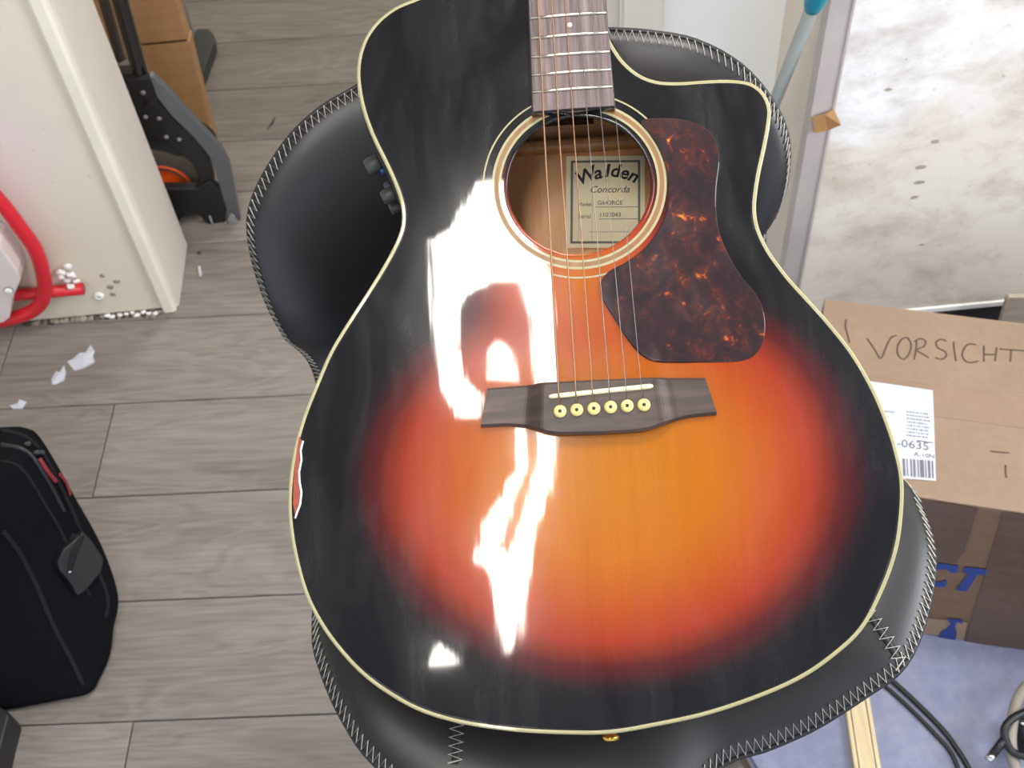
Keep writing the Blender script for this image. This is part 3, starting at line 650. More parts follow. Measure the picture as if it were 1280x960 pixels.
P = [lo[0][0], lo[0][1], lo[1][1], lo[1][0]]; prismbm(bm, [(x, y, .0002) for x, y in P], Vector((0, 0, FT-.0018))); frombm('fretboard_edge', bm, guitar, M['blackgloss'])
for i in range(1, 21):
    y = Y0+SCALE*2**(-i/12); a, b = fx(y, -1), fx(y, 1)
    tube('fret', [(a+.0003, y, FT-.0002), ((a*3+b)/4, y, FT+.0005), ((a+b)/2, y, FT+.0008), ((a+b*3)/4, y, FT+.0005), (b-.0003, y, FT-.0002)], .0010, guitar, M['nickel'], 8)
for i in (3, 5, 7, 9, 12, 15, 17):
    y = Y0+SCALE*(2**(-i/12)+2**(-(i-1)/12))/2; m = (fx(y, -1)+fx(y, 1))/2
    for dx in ((-.012, .012) if i == 12 else (0,)): lathe('fret_dot', [(.0017, FT), (.0017, FT+.00085), (.0010, FT+.0009)], 16, guitar, M['ivory'], c=(m+dx+(.0008 if i == 17 else 0), y, 0))
# neck behind the fretboard, heel and headstock (beyond the frame)
bm = bmesh.new(); R = []
yb = max(p.y for p in out)
for y, dz in ((yb-.002, .085), (yb+.01, .07), (yb+.03, .035), (yb+.06, .022), (yb+.15, .021), (NUT-.03, .020), (NUT, .019), (NUT+.01, .014)):
    a, b = fx(y, -1), fx(y, 1); m = (a+b)/2; hw = (b-a)/2
    R.append([bm.verts.new((m-hw*math.cos(math.pi*k/10), y, .001-dz*math.sin(math.pi*k/10))) for k in range(11)])
for A, B in zip(R, R[1:]):
    for k in range(10): bm.faces.new((A[k], A[k+1], B[k+1], B[k]))
    bm.faces.new((A[10], A[0], B[0], B[10]))
bm.faces.new(R[0][::-1]); bm.faces.new(R[-1]); frombm('neck', bm, guitar, M['neck'], True)
nm = (fx(NUT, -1)+fx(NUT, 1))/2; nw = (fx(NUT, 1)-fx(NUT, -1))/2
stripbox('nut', nm-nw, nm+nw, NUT, NUT+.005, 0, FT+.0025, M['ivory'])
hd = [(nm-nw, NUT+.005), (nm-nw-.014, NUT+.045), (nm-nw-.012, NUT+.17), (nm, NUT+.185), (nm+nw+.012, NUT+.17), (nm+nw+.014, NUT+.045), (nm+nw, NUT+.005)]
bm = bmesh.new(); prismbm(bm, [(x, y, -.010-(y-NUT)*.25) for x, y in hd], Vector((0, 0, .014))); bmesh.ops.triangulate(bm, faces=[f for f in bm.faces if len(f.verts) > 4]); frombm('headstock', bm, guitar, M['blackgloss'])
post = []
for side in (-1, 1):
    for j in range(3):
        y = NUT+.045+.042*j; x = nm+side*(nw-.001); z = .004-(y-NUT)*.25; post.append((x, y, z))
        tp = lathe('tuning_post', [(.004, -.002), (.003, 0), (.003, .010), (.0034, .011)], 12, guitar, M['chrome'], c=(x, y, z))
        lathe('tuner_button', [(.003, 0), (.006, .004), (.007, .012), (.004, .017)], 12, tp, M['chrome'], c=(nm+side*(nw+.016), y, z-.010), Z=Vector((side, 0, 0)), X=Vector((0, 1, 0)), Y=Vector((0, 0, 1)))
# strings
sat = [(698, 489), (719.5, 487.5), (740, 485.5), (761, 483.5), (782, 481), (801, 479)]
mid = [(680, 160), (698.5, 160), (717, 160), (735, 160), (752.5, 160), (771, 160)]
for i in range(6):
    hs = .0128; p0 = L(*pins[i], .010); p1 = L(*sat[i], hs); hm = .0112; p2 = L(*mid[i], hm)
    t = (NUT-p1.y)/(p2.y-p1.y); xn = nm+nw*(-.84+1.68*i/5); p3 = Vector((xn, NUT+.002, FT+.0028))
    yq = p2.y+.02; 
    pp = post[i if i < 3 else 5-(i-3)] if i < 3 else post[3+(5-i)]
    p1b = Vector((p1.x, p1.y, .0128)); p2b = Vector((p2.x, p2.y, .0112))
    tube('string', [Vector((p0.x, p0.y+.0035, .0105)), p1b, p2b, p3, Vector((pp[0], pp[1], pp[2]+.006))], (.00065, .00056, .00045, .00034, .00026, .00022)[i], guitar, M['bronze'] if i < 3 else M['steel'], 6)
# end pin
e = L(763, 919, -.012); ep = min(out, key=lambda p: abs(p.x-e.x)+ (10 if p.y > 0 else 0))
lathe('strap_button', [(.0055, 0), (.0055, .002), (.003, .004), (.003, .007), (.0062, .009), (.0062, .0115), (.004, .0125)], 20, guitar, M['gold'], c=(e.x, ep.y+.0005, -.058), X=Vector((1, 0, 0)), Y=Vector((0, 0, 1)), Z=Vector((0, -1, 0)))
# preamp panel on the waist with two knobs
side_pts = [(452, 150), (460, 170), (470, 195), (480, 222), (487, 246)]
P = []
for z in (-.016, -.056):
    for q in side_pts:
        p = min(out, key=lambda v: (v-Vector((*L(*q).xy, 0))).length); P.append((p, z))
idx = [out.index(p) for p, z in P[:5]]
i0, i1 = min(idx), max(idx); seq = list(range(i0, i1+1)); io = inset(out, -.0022); ii = inset(out, .001)
bm = bmesh.new(); R = []
for i in seq: R.append([bm.verts.new((v.x, v.y, z)) for v, z in ((ii[i], -.014), (io[i], -.015), (io[i], -.060), (ii[i], -.061))])
for A, B in zip(R, R[1:]):
    for k in range(4): bm.faces.new((A[k], A[(k+1) % 4], B[(k+1) % 4], B[k]))
bm.faces.new(R[0][::-1]); bm.faces.new(R[-1]); pre = frombm('preamp_panel', bm, guitar, M['blackplastic'])
def outward(i): t = (out[(i+1) % 360]-out[i-1]).normalized(); s_ = 1 if (inset(out, -1)[i]-out[i]).dot(Vector((-t.y, t.x, 0))) > 0 else -1; return Vector((-t.y, t.x, 0))*s_
for q, z, r, h in (((466, 186), -.030, .0066, .0115), ((480, 224), -.030, .0056, .0105), ((484, 232), -.045, .0050, .009), ((474, 205), -.046, .0035, .006)):
    p = min(out, key=lambda v: (v-Vector((*L(*q).xy, 0))).length); i = out.index(p); o_ = outward(i); tt = Vector((-o_.y, o_.x, 0))
    lathe('knob', [(r*.8, 0), (r, .002), (r, h*.8), (r*.82, h), (r*.4, h+.0003)], 16, pre, M['darkmetal'], c=Vector((p.x, p.y, z))+o_*.002, X=tt, Y=Vector((0, 0, 1)), Z=o_)
p = out[idx[2]]; o_ = outward(idx[2]); lathe('indicator', [(.0022, 0), (.0022, .003), (.001, .0035)], 10, pre, M['blueled'], c=Vector((p.x, p.y, -.026))+o_*.002, X=Vector((-o_.y, o_.x, 0)), Y=Vector((0, 0, 1)), Z=o_)
# ================================================================== CARDBOARD BOX WITH LETTERING
BH = .335
fa, fb_ = zpl(1150, 790, 0), zpl(1280, 812, 0); bxd = (fb_-fa); bxd.z = 0; bxd.normalize(); byd = Vector((-bxd.y, bxd.x, 0))
tl = zpl(1150, 388, BH); depth = (tl-fa).dot(byd)
tlf = zpl(1160, 624, BH); fa = fa + byd*((tlf-fa).dot(byd)*.5)
O = fa - bxd*.20
BM = Matrix(((bxd.x, byd.x, 0, O.x), (bxd.y, byd.y, 0, O.y), (0, 0, 1, 0), (0, 0, 0, 1)))
cb = bpy.data.objects.new('cardboard_box', None); COL.objects.link(cb); cb.matrix_world = BM; tag(cb, 'large taped cardboard box marked VORSICHT in pen beside the stool', 'box')
BL = .62; dep = (tl-O).dot(byd)
bm = bmesh.new(); bmbox(bm, (0, 0, 0.001), (BL, dep, BH-.004)); o = frombm('carton_body', bm, cb, M['cardfront']); bevel(o, .002)
half = dep*.5
box('flap', (0, 0, BH-.004), (BL, half-.001, BH), cb, M['cardtop'], .0015); box('flap', (0, half+.001, BH-.004), (BL, dep, BH-.0002), cb, M['cardtop'], .0015)
BMi = BM.inverted()
def tp(x, y, dz=.0003): return BMi @ zpl(x, y, BH+dz)
def fpx(x, y, dy=0.0006):   # point on the front face
    d = ray(x, y); t = ((O-byd*dy-CAM).dot(byd))/d.dot(byd); return BMi @ (CAM+d*t)
def tpoly(name, px, par, mat, top=True, dz=.0004):
    P = [tp(*q, dz) if top else fpx(*q, dz) for q in px]
    return prism(name, P, (0, 0, .0003) if top else (0, -.0003, 0), par, mat)
# tapes on the top
tpc = box('packing_tape', (0, half-.026, BH), (BL, half+.026, BH+.0004), cb, M['clear'])
x1 = fpx(1238, 700).x
for X0, X1 in ((x1+.012, BL-.02), (-.0+.02, x1-.075)):
    pass
tpoly('packing_tape', [(1254, 640), (1290, 645), (1290, 812), (1206, 803)], cb, M['tape'], False, .0012)
tpoly('packing_tape', [(1120, 618), (1222, 636), (1206, 688), (1196, 703), (1100, 700)], cb, M['tape'], False, .0010)
tpoly('bottom_strip', [(1120, 768), (1209, 778), (1205, 799), (1120, 787)], cb, M['cardtop'], False, .0008)
# handwriting on the top: strokes traced as thin ribbons
hw = empty('x'); bpy.data.objects.remove(hw)
strokes = [[(1084, 423), (1093, 436), (1101, 448), (1108, 433), (1114, 422), (1121, 419)],
 [(1127, 424), (1122, 433), (1123, 444), (1130, 449), (1137, 441), (1139, 430), (1134, 422), (1127, 424)],
 [(1146, 426), (1145, 438), (1143, 449)], [(1143, 427), (1150, 423), (1157, 426), (1155, 433), (1146, 437), (1153, 442), (1161, 447)],
 [(1183, 426), (1176, 424), (1170, 428), (1173, 435), (1181, 439), (1183, 445), (1177, 449), (1169, 447)],
 [(1192, 427), (1193, 438), (1195, 451)], [(1220, 431), (1211, 430), (1205, 436), (1203, 445), (1208, 452), (1216, 453), (1223, 451)],
 [(1230, 432), (1230, 452)], [(1246, 434), (1244, 451)], [(1230, 443), (1245, 443)], [(1250, 436), (1262, 437), (1276, 438), (1290, 439)], [(1264, 437), (1263, 452)],
 [(1058, 399), (1057, 408), (1060, 420), (1062, 428)], [(1257, 581), (1257, 590), (1258, 597)], [(1238, 564), (1248, 565), (1262, 566)]]
for st in strokes: tube('pen_stroke', cat_rom([tp(*q, .0002) for q in st], False, 4), .0011, cb, M['marker'], 5, upv=(0, 0, 1), flat=.25)
# shipping label
sl = tpoly('shipping_label', [(1040, 470), (1166, 488), (1170, 601), (1040, 592)], cb, M['paper'], True, .0006)
sl['label'] = 'white shipping label with barcode and grey print'
ldx = (tp(1166, 488)-tp(1096, 480)); ldx.z = 0; ldx.normalize(); ldy = Vector((-ldx.y, ldx.x, 0))
def lm(px, py, dz=.0013): p = tp(px, py, 0); return Matrix(((ldx.x, ldy.x, 0, p.x), (ldx.y, ldy.y, 0, p.y), (0, 0, 1, BH+dz), (0, 0, 0, 1)))
text('lettering', '-0635', .017, lm(1141, 557), sl, M['greyink'])
text('lettering', 'A-10N', .009, lm(1155, 570), sl, M['greyink'])
bm = bmesh.new(); rnd = random.Random(11)
for k in range(8):
    x = 0.0
    while x < .026:
        w = rnd.uniform(.0008, .0030); m_ = lm(1133, 516+4.2*k, .0011) @ Vector((x, 0, 0)); 
        vs = [bm.verts.new(m_+ldx*dx+ldy*dy) for dx, dy in ((0, 0), (w, 0), (w, .0022), (0, .0022))]; bm.faces.new(vs); x += w+rnd.uniform(.0006, .0016)
o = frombm('small_print', bm, sl, M['greyink']); o['kind'] = 'stuff'
xx = 1128
for w, g in zip((3, 1.5, 2, 3, 1.6, 5, 1.5, 3, 2), (2, 3, 1.5, 2.4, 1.5, 1.5, 2, 1.8, 2)):
    tpoly('barcode_bar', [(xx, 573+(xx-1128)*.08), (xx+w, 573.2+(xx-1128)*.08), (xx+w+1, 595+(xx-1128)*.08), (xx+1, 595+(xx-1128)*.08)], sl, M['greyink'], True, .0011); xx += w+g
tpoly('rule', [(1100, 513), (1118, 515), (1118, 516), (1100, 514)], sl, M['greyink'], True, .0011); tpoly('rule', [(1146, 550), (1166, 553), (1166, 554), (1146, 551)], sl, M['greyink'], True, .0011)
# blue print on the front: end of a word and a spray bottle
tpoly('printed_letter', [(1172, 704), (1198, 707), (1196, 716.5), (1189, 716), (1184, 711.5), (1170, 712)], cb, M['blue'], False, .0016)
tpoly('printed_letter', [(1166, 727), (1176, 728), (1182, 725), (1184, 728), (1180, 734), (1166, 733)], cb, M['blue'], False, .0016)
tpoly('printed_letter', [(1205.5, 708.5), (1234, 712), (1232, 719), (1222, 718), (1208, 739), (1195, 737.5), (1211, 716.5), (1203, 715.5)], cb, M['blue'], False, .0016)
tpoly('printed_bottle', [(1184, 773), (1203, 775), (1203, 780), (1198, 777.5), (1195, 779), (1194, 785), (1196, 790), (1194, 801), (1173, 799), (1175, 791), (1183, 786), (1189, 779), (1186, 777)], cb, M['blue'], False, .0020)
# small grey-brown card piece behind it
tpb = empty('card_sheet', ypl(1285, 395, YR-.06), 'taupe piece of card standing behind the large box by the wall', 'card')
q0 = [ypl(1259, 374, YR-.05), ypl(1262, 372, YR-.05), ypl(1330, 372, YR-.05), Vector((ypl(1330, 400, YR-.05).x, YR-.05, 0.0)), Vector((ypl(1259, 400, YR-.05).x, YR-.05, 0.0))]
rel(prism('sheet', q0, (0, .008, 0), None, M['taupe']), tpb)
# ================================================================== RIGHT SIDE: tape, broom, batten, cables
tpt = empty('tape_scrap', ypl(1030, 150, YR-.006), 'scrap of shiny tan tape stuck on the grey corner profile', 'tape')
Pt = [ypl(*q, YR-.0058) for q in [(1014, 146), (1030, 140), (1042, 136), (1050, 153), (1035, 162), (1017, 163)]]
Pt = [p+Vector((0, -.004*(i % 2), 0)) for i, p in enumerate(Pt)]
rel(prism('tape_piece', Pt, (0, -.0015, 0), None, M['tan']), tpt)
a = xpl(1016, 8, XC-.026); b = xpl(972, 118, XC-.037); dn = (b-a).normalized(); c0 = a-dn*.2; 
tz = (b.z-.012)/-dn.z; b2 = b+dn*tz
broom = empty('broom', (b2.x, b2.y, 0), 'grey broom handle with teal grip leaning by the metal corner profile', 'broom')
rel(tube('handle', [a-dn*.02, b2], .0085, None, M['pole'], 14), broom)
rel(tube('grip', [c0, a-dn*.03, a-dn*.006, a+dn*.004], [.016, .0155, .0125, .010], None, M['teal'], 16), broom)
rel(box('broom_head', (b2.x-.03, b2.y-.11, 0.0), (b2.x+.03, b2.y+.05, .014), None, M['darkmetal'], .004), broom)
# timber batten on the floor
q = [zpl(1056, 880, .008), zpl(1087, 876, .008), zpl(1106, 990, .008), zpl(1072, 990, .008)]
d0 = (q[0]-q[3]).normalized(); q[0] += d0*.03; q[1] += d0*.03
bt = empty('timber_batten', (*((q[0]+q[2])/2).xy, 0), 'narrow pale timber batten lying on the grey floor below the stool', 'batten')
q = [Vector((p.x, p.y, 0.0005)) for p in q]
rel(prism('batten', q, (0, 0, .010), None, M['timber'], .0015), bt)
wv = (q[1]-q[0])
for f_ in (.18, .82):
    A, B = q[0]+wv*f_, q[3]+(q[2]-q[3])*f_; A.z = B.z = .0106
    rel(tube('groove_line', [A, B], .0007, None, M['rose'], 5, upv=(0, 0, 1), flat=.4), bt)
# cables
def cable(name, px, r, lab, mat=M['cable'], z=None, cat='cable', group=None):
    P = [zpl(q[0], q[1], (q[2] if len(q) > 2 else r)) for q in px]
    o = tube('sheath', cat_rom(P, False, 6), r, None, mat, 10); root = empty(name, (P[0].x, P[0].y, 0), lab, cat, group); rel(o, root); return root
cable('power_cable', [(1060, 815), (1090, 832), (1115, 851), (1150, 883), (1180, 914), (1196, 936), (1208, 955), (1225, 990)], .0036, 'black cable curving over the grey floor, right one of the pair')
cable('power_cable', [(1048, 822), (1082, 840), (1108, 859), (1142, 890), (1171, 920), (1188, 940), (1198, 962), (1206, 992)], .0030, 'black cable curving over the grey floor, left one of the pair')
gl = cable('grey_lead', [(1335, 850, .05), (1300, 848, .05), (1275, 868, .05), (1265, 905, .05), (1264, 935, .045), (1272, 965, .03), (1290, 1000, .006)], .0075, 'thick taupe cable arching up at the lower right corner', M['greycable'])
jc = cable('jack_cable', [(1300, 884, .062), (1282, 890, .066), (1266, 898, .068), (1256, 910, .066), (1257, 925, .060), (1266, 940, .052), (1285, 946, .05), (1310, 950, .03)], .0052, 'black cable looped round the taupe cable with a silver-tipped plug')
pa, pb = zpl(1257, 922, .060), zpl(1241, 943, .052); dd = (pb-pa).normalized()
rel(tube('plug_body', [pa, pb], .0055, None, M['cable'], 12), jc); rel(tube('plug_tip', [pb, pb+dd*.010], .0058, None, M['chrome'], 12), jc)
cn = empty('connector_block', (*zpl(1300, 925, .02).xy, 0), 'black plastic connector at the right edge among the coiled cables', 'connector')
cc = zpl(1293, 916, .03); rel(box('housing', (cc.x-.018, cc.y-.02, 0.001), (cc.x+.03, cc.y+.02, .038), None, M['blackplastic'], .004), cn)
cs = zpl(1279, 903, .04); rel(lathe('screw', [(.004, 0), (.004, .002), (.002, .003)], 12, None, M['chrome'], c=(cs.x, cs.y, .038)), cn)
# ================================================================== LEFT SIDE
# red hose and white valve box on the left wall
hose = empty('red_hose', (*ypl(58, 385, 1.45).xy, 0), 'thick red hose curving down in front of the left wall', 'hose')
YH = 1.452
hp = [ypl(q[0], q[1], YH) for q in [(-60, 190), (-30, 222), (0, 252), (24, 283), (44, 312), (54, 342), (55, 370), (44, 386), (25, 395), (0, 401), (-40, 405)]]
rel(tube('hose_tube', cat_rom(hp, False, 6), .0125, None, M['red'], 16), hose)
hs = empty('red_pipe_stub', (*ypl(100, 362, YH).xy, 0), 'short straight red hose end pointing right along the left wall', 'hose')
YP = 1.468
rel(tube('stub_tube', [ypl(-5, 371, YP), ypl(40, 367, YP), ypl(104, 361, YP)], .0105, None, M['red'], 16), hs)
vb = empty('white_valve_box', (*ypl(0, 370, 1.44).xy, 0), 'white plastic box with round screw at the left edge by the red hose', 'valve box')
vp = [ypl(q[0], q[1], 1.425) for q in [(-40, 285), (0, 308), (22, 340), (25, 352), (15, 375), (12, 398), (3, 404), (-40, 404)]]
vo = rel(prism('housing', vp, (0, .05, 0), None, M['offwhite'], .003), vb)
sc = ypl(11, 363, 1.4245); rel(lathe('screw_cap', [(.0068, -.001), (.0068, .002), (.005, .003)], 18, None, M['white'], c=sc, X=Vector((1, 0, 0)), Y=Vector((0, 0, 1)), Z=Vector((0, -1, 0))), vb)
rel(lathe('screw_rim', [(.0078, -.001), (.0078, .0008), (.007, .001)], 18, None, M['dark'], c=sc, X=Vector((1, 0, 0)), Y=Vector((0, 0, 1)), Z=Vector((0, -1, 0))), vb)
# wall plug and blobs of filler
wp = empty('wall_plug', ypl(124, 369, 1.478), 'round white wall plug low on the left wall', 'wall plug')
c = ypl(124, 369, 1.479); rel(lathe('plug_collar', [(.0085, 0), (.0085, .004), (.006, .006), (.0026, .006), (.0026, .002)], 20, None, M['foam'], c=c, X=Vector((1, 0, 0)), Y=Vector((0, 0, 1)), Z=Vector((0, -1, 0))), wp)
rel(lathe('plug_hole', [(.0024, 0), (.0024, .0045), (.001, .0046)], 12, None, M['dark'], c=c, X=Vector((1, 0, 0)), Y=Vector((0, 0, 1)), Z=Vector((0, -1, 0))), wp)
def blob(name, c, r, mat, sub=2, sq=(1, 1, 1), seed=0):
    bm = bmesh.new(); bmesh.ops.create_icosphere(bm, subdivisions=sub, radius=1); rnd = random.Random(seed)
    for v in bm.verts: v.co = Vector((v.co.x*sq[0], v.co.y*sq[1], v.co.z*sq[2]))*r*(1+rnd.uniform(-.25, .25)) + c
    return frombm(name, bm, None, mat, False)
fb0 = empty('filler_blob', ypl(88, 345, 1.47), 'cluster of white filler blobs on the left wall above the red hose end', 'filler')
for i, (x, y, r) in enumerate([(84, 333, .007), (76, 341, .0075), (88, 344, .008), (84, 351, .006), (95, 352, .006), (88, 358, .0065), (77, 347, .005)]): rel(blob('lump', ypl(x, y, 1.474 if i < 5 else 1.462), r, M['foam'], 2, (1.1, .6, .8), i), fb0)
# patches of broken plaster near the plug (part of the wall)
for i, (x, y, r) in enumerate([(128, 345, .006), (146, 352, .007), (138, 358, .008), (141, 368, .006)]): rel(blob('plaster_crumb', ypl(x, y, 1.48), r, M['rubble'], 1, (1, .35, .8), 50+i), wl)
for i, (x, y, r) in enumerate([(1151, 209, .0055), (1149, 228, .0055), (1143, 247, .005), (1110, 112, .004), (1152, 306, .003), (1169, 177, .005)]):
    wr = bpy.data.objects['wall_right']; o = blob('dirt_mark', ypl(x, y, YR-.0001), r*1.1, M['taupe'], 2, (1.2, .05, .6), 30+i); o.parent = wr
# debris at the wall base
deb = empty('rubble_heap', (*zpl(130, 395).xy, 0), 'crumbled plaster and dirt along the foot of the left wall', 'rubble')
bm = bmesh.new(); rnd = random.Random(3)
bm2 = bmesh.new()
for k in range(320):
    x = rnd.uniform(38, 203); y = 404-(x*.055)+rnd.uniform(-11, 5); p = zpl(x, y); r = rnd.uniform(.0015, .0052)*(1.3 if x < 110 else 1)
    if p.y > 1.476: p.y = 1.476
    b_ = bm if rnd.random() < .55 else bm2
    m_ = Matrix.Translation((p.x, p.y, PT+r*.4)) @ Matrix.Rotation(rnd.uniform(0, 6), 4, 'Z') @ Matrix.Diagonal((r*rnd.uniform(.8, 1.6), r, r*.7, 1))
    bmesh.ops.create_icosphere(b_, subdivisions=1, radius=1, matrix=m_)
o = rel(frombm('pale_rubble', bm, None, M['rubble']), deb); o['kind'] = 'stuff'
o = rel(frombm('dark_rubble', bm2, None, M['rubbled']), deb); o['kind'] = 'stuff'
for i in range(9):
    x = 135+i*7.5+rnd.uniform(-2, 2); rel(blob('white_chip', zpl(x, 396-(i*.7)+rnd.uniform(-2, 2), PT+.003), .0055, M['foam'], 1, (1.2, .8, .6), 80+i), deb)
# paper scraps
def scrap(px, lab, g=None, z=.0015, mat='paper'):
    P = [zpl(*q, PT+.0012+.0012*(i % 3)) for i, q in enumerate(px)]; c = sum(P, Vector())/len(P)
    bm = bmesh.new(); cv = bm.verts.new(c+Vector((0, 0, .003))); vs = [bm.verts.new(p) for p in P]; vb_ = [bm.verts.new(Vector((p.x, p.y, PT+.0003))) for p in P]
    for i in range(len(vs)): bm.faces.new((cv, vs[i], vs[(i+1) % len(vs)])); bm.faces.new((vs[i], vb_[i], vb_[(i+1) % len(vs)], vs[(i+1) % len(vs)]))
    bm.faces.new(vb_[::-1]); root = empty('paper_scrap', (c.x, c.y, PT), lab, 'paper scrap'); rel(frombm('scrap', bm, None, M[mat]), root)
scrap([(84, 452), (92, 448), (99, 441), (110, 440), (113, 431), (118, 438), (116, 445), (118, 452), (104, 459), (93, 463)], 'torn white paper tag on the floor, larger one above the black bag')
scrap([(64, 474), (70, 464), (77, 466), (80, 456), (82, 465), (80, 474), (71, 480), (65, 480)], 'small crumpled white scrap just left of the torn tag')
scrap([(12, 507), (22, 504), (24, 499), (33, 502), (30, 507), (27, 510), (16, 511)], 'white paper scrap peeking out behind the black bag')
scrap([(247, 333), (250, 332), (252, 343), (249, 345)], 'tiny white sliver on the plank beside the door jamb')
tw = empty('dark_twig', (*zpl(341, 155).xy, PT), 'small dark splinter on the planks left of the stool back', 'splinter')
rel(tube('splinter', [zpl(334, 162, PT+.001), zpl(340, 154, PT+.002), zpl(344, 146, PT+.003)], [.0008, .0022, .0008], None, M['rubbled'], 6), tw)
tw = empty('brown_crumb', (*zpl(249, 316).xy, PT), 'small brown crumb on the floor near the door jamb', 'crumb'); rel(blob('crumb', zpl(249, 316, PT+.003), .004, M['rubbled'], 1, (1, 1, .6), 9), tw)
# black equipment bag
lev = [(0.008, (118, 868), (146, 772)), (.05, (96, 826), (156, 738)), (.12, (64, 768), (140, 676)), (.20, (34, 706), (110, 612)), (.27, (8, 664), (84, 560)), (.305, (-12, 640), (62, 530)), (.318, (-30, 640), (35, 530))]
bag = empty('equipment_bag', (*zpl(60, 860).xy, PT), 'large black nylon equipment bag standing at the left edge', 'bag')
rows_ = []
for z, fr_, br_ in lev:
    FR = zpl(*fr_, z+PT); BR = zpl(*br_, z+PT); bd = (BR-FR); bd.z = 0
    FLd = (zpl(0, 885, PT)-zpl(112, 870, PT)); FLd.z = 0; FLd.normalize()
    w = .30-.25*max(0, z-.25); FL = FR+FLd*w; BL_ = BR+FLd*w
    r = min(.02+.035*z/.3, .05); ring_ = []
    cs_ = [FR, BR, BL_, FL]
    for k in range(4):
        c = cs_[k]; pv = (cs_[k-1]-c).normalized(); nx = (cs_[(k+1) % 4]-c).normalized(); rr = r
        a0 = c+pv*rr; a1 = c+nx*rr
        for t in (0, .2, .4, .6, .8, 1): ring_.append((a0*(1-t)**2+c*2*t*(1-t)+a1*t*t))
        # bulge between corners
        nxt = cs_[(k+1) % 4]; 
        for t in (.3, .5, .7):
            m_ = a1.lerp(nxt-nx*rr, t); outn = Vector((nx.y, -nx.x, 0)); ring_.append(m_+outn*.006*math.sin(math.pi*t))
    rows_.append(ring_)
rows_ = [[row[i] for row in rows_] for i in range(len(rows_[0]))]
rows_ = [cat_rom(cn_, False, 5) for cn_ in rows_]; nr = len(rows_[0]); nc = len(rows_)
V = [p for cn_ in rows_ for p in cn_]; Fc = []
for i in range(nc):
    for k in range(nr-1): a_, b_ = i*nr+k, ((i+1) % nc)*nr+k; Fc.append((a_, a_+1, b_+1, b_))
tc = sum((rows_[i][-1] for i in range(nc)), Vector())/nc + Vector((0, 0, .006)); V.append(tc)
for i in range(nc): Fc.append((i*nr+nr-1, len(V)-1, ((i+1) % nc)*nr+nr-1))
V.append(sum((rows_[i][0] for i in range(nc)), Vector())/nc)
for i in range(nc): Fc.append((i*nr, ((i+1) % nc)*nr, len(V)-1))
bm = bmesh.new(); vs = [bm.verts.new(v) for v in V]
for f in Fc: bm.faces.new([vs[i] for i in f])
bmesh.ops.recalc_face_normals(bm, faces=bm.faces)
bvh = BVHTree.FromBMesh(bm); rel(frombm('bag_body', bm, None, M['fabric'], True), bag)
def hit(x, y, off=0.0):
    h = bvh.ray_cast(CAM, ray(x, y).normalized())
    if h[0] is None:
        h = bvh.find_nearest(zpl(x, y, .15)); 
    nn = h[1]
    if nn.dot(ray(x, y)) > 0: nn = -nn
    return h[0]+nn*off
def onbag(name, px, r, mat, flat=None, off=0.0, seg=8, sub=6):
    P = [hit(q[0], q[1], off) for q in px]; return rel(tube(name, cat_rom(P, False, sub), r, None, M[mat], seg, flat=flat), bag)
onbag('piping', [(4, 664), (24, 690), (45, 730), (66, 780), (88, 822), (104, 856)], .0035, 'webbing')
onbag('piping', [(2, 538), (30, 545), (52, 565), (72, 600), (95, 650), (118, 705), (134, 745), (132, 772)], .003, 'webbing')
onbag('zipper', [(2, 556), (24, 560), (38, 568), (52, 588), (66, 612), (80, 640)], .0034, 'blackplastic')
onbag('seam_line', [(2, 576), (22, 582), (38, 600), (56, 630), (74, 660), (92, 700), (112, 745)], .0022, 'webbing')
for px in ([(46, 574), (55, 588), (66, 602)], [(70, 592), (78, 604), (84, 618)]): onbag('zip_pull', px, .0028, 'redtag', off=.006, flat=.5)
for q in ((34, 556), (44, 566), (50, 566)):
    p = hit(*q, .004); rel(blob('zip_slider', p, .0045, M['darkmetal'], 1, (1, .8, 1), 3), bag)
onbag('strap', [(92, 668), (84, 690), (78, 712)], .013, 'webbing', flat=.35, off=.005)
# side release buckle
bk = [hit(*q, .010) for q in [(94, 664), (104, 674), (120, 696), (118, 712), (104, 735), (94, 742), (82, 722), (70, 712), (66, 700), (76, 684)]]
nb = (hit(95, 700, .02)-hit(95, 700, 0)).normalized(); mc = sum(bk, Vector())/len(bk); bk = [p-nb*(p-mc).dot(nb) for p in bk]
rel(prism('buckle', [p-nb*.008 for p in bk], nb*.012, None, M['blackplastic'], .002), bag)
bb = hit(80, 708, .022); rel(blob('rivet', bb, .0022, M['chrome'], 2, (1, 1, 1), 0), bag)
# small dark case at the lower-left corner
sc_ = empty('dark_case', (*zpl(-20, 930).xy, PT), 'corner of a dark case at the lower left edge below the bag', 'case')
cq = [zpl(q[0], q[1], .05) for q in [(-60, 884), (0, 884), (10, 890), (13, 897), (6, 922), (-6, 975), (-60, 990)]]
rel(prism('case_body', [Vector((p.x, p.y, PT+.001)) for p in cq], (0, 0, .048), None, M['blackplastic'], .004), sc_)
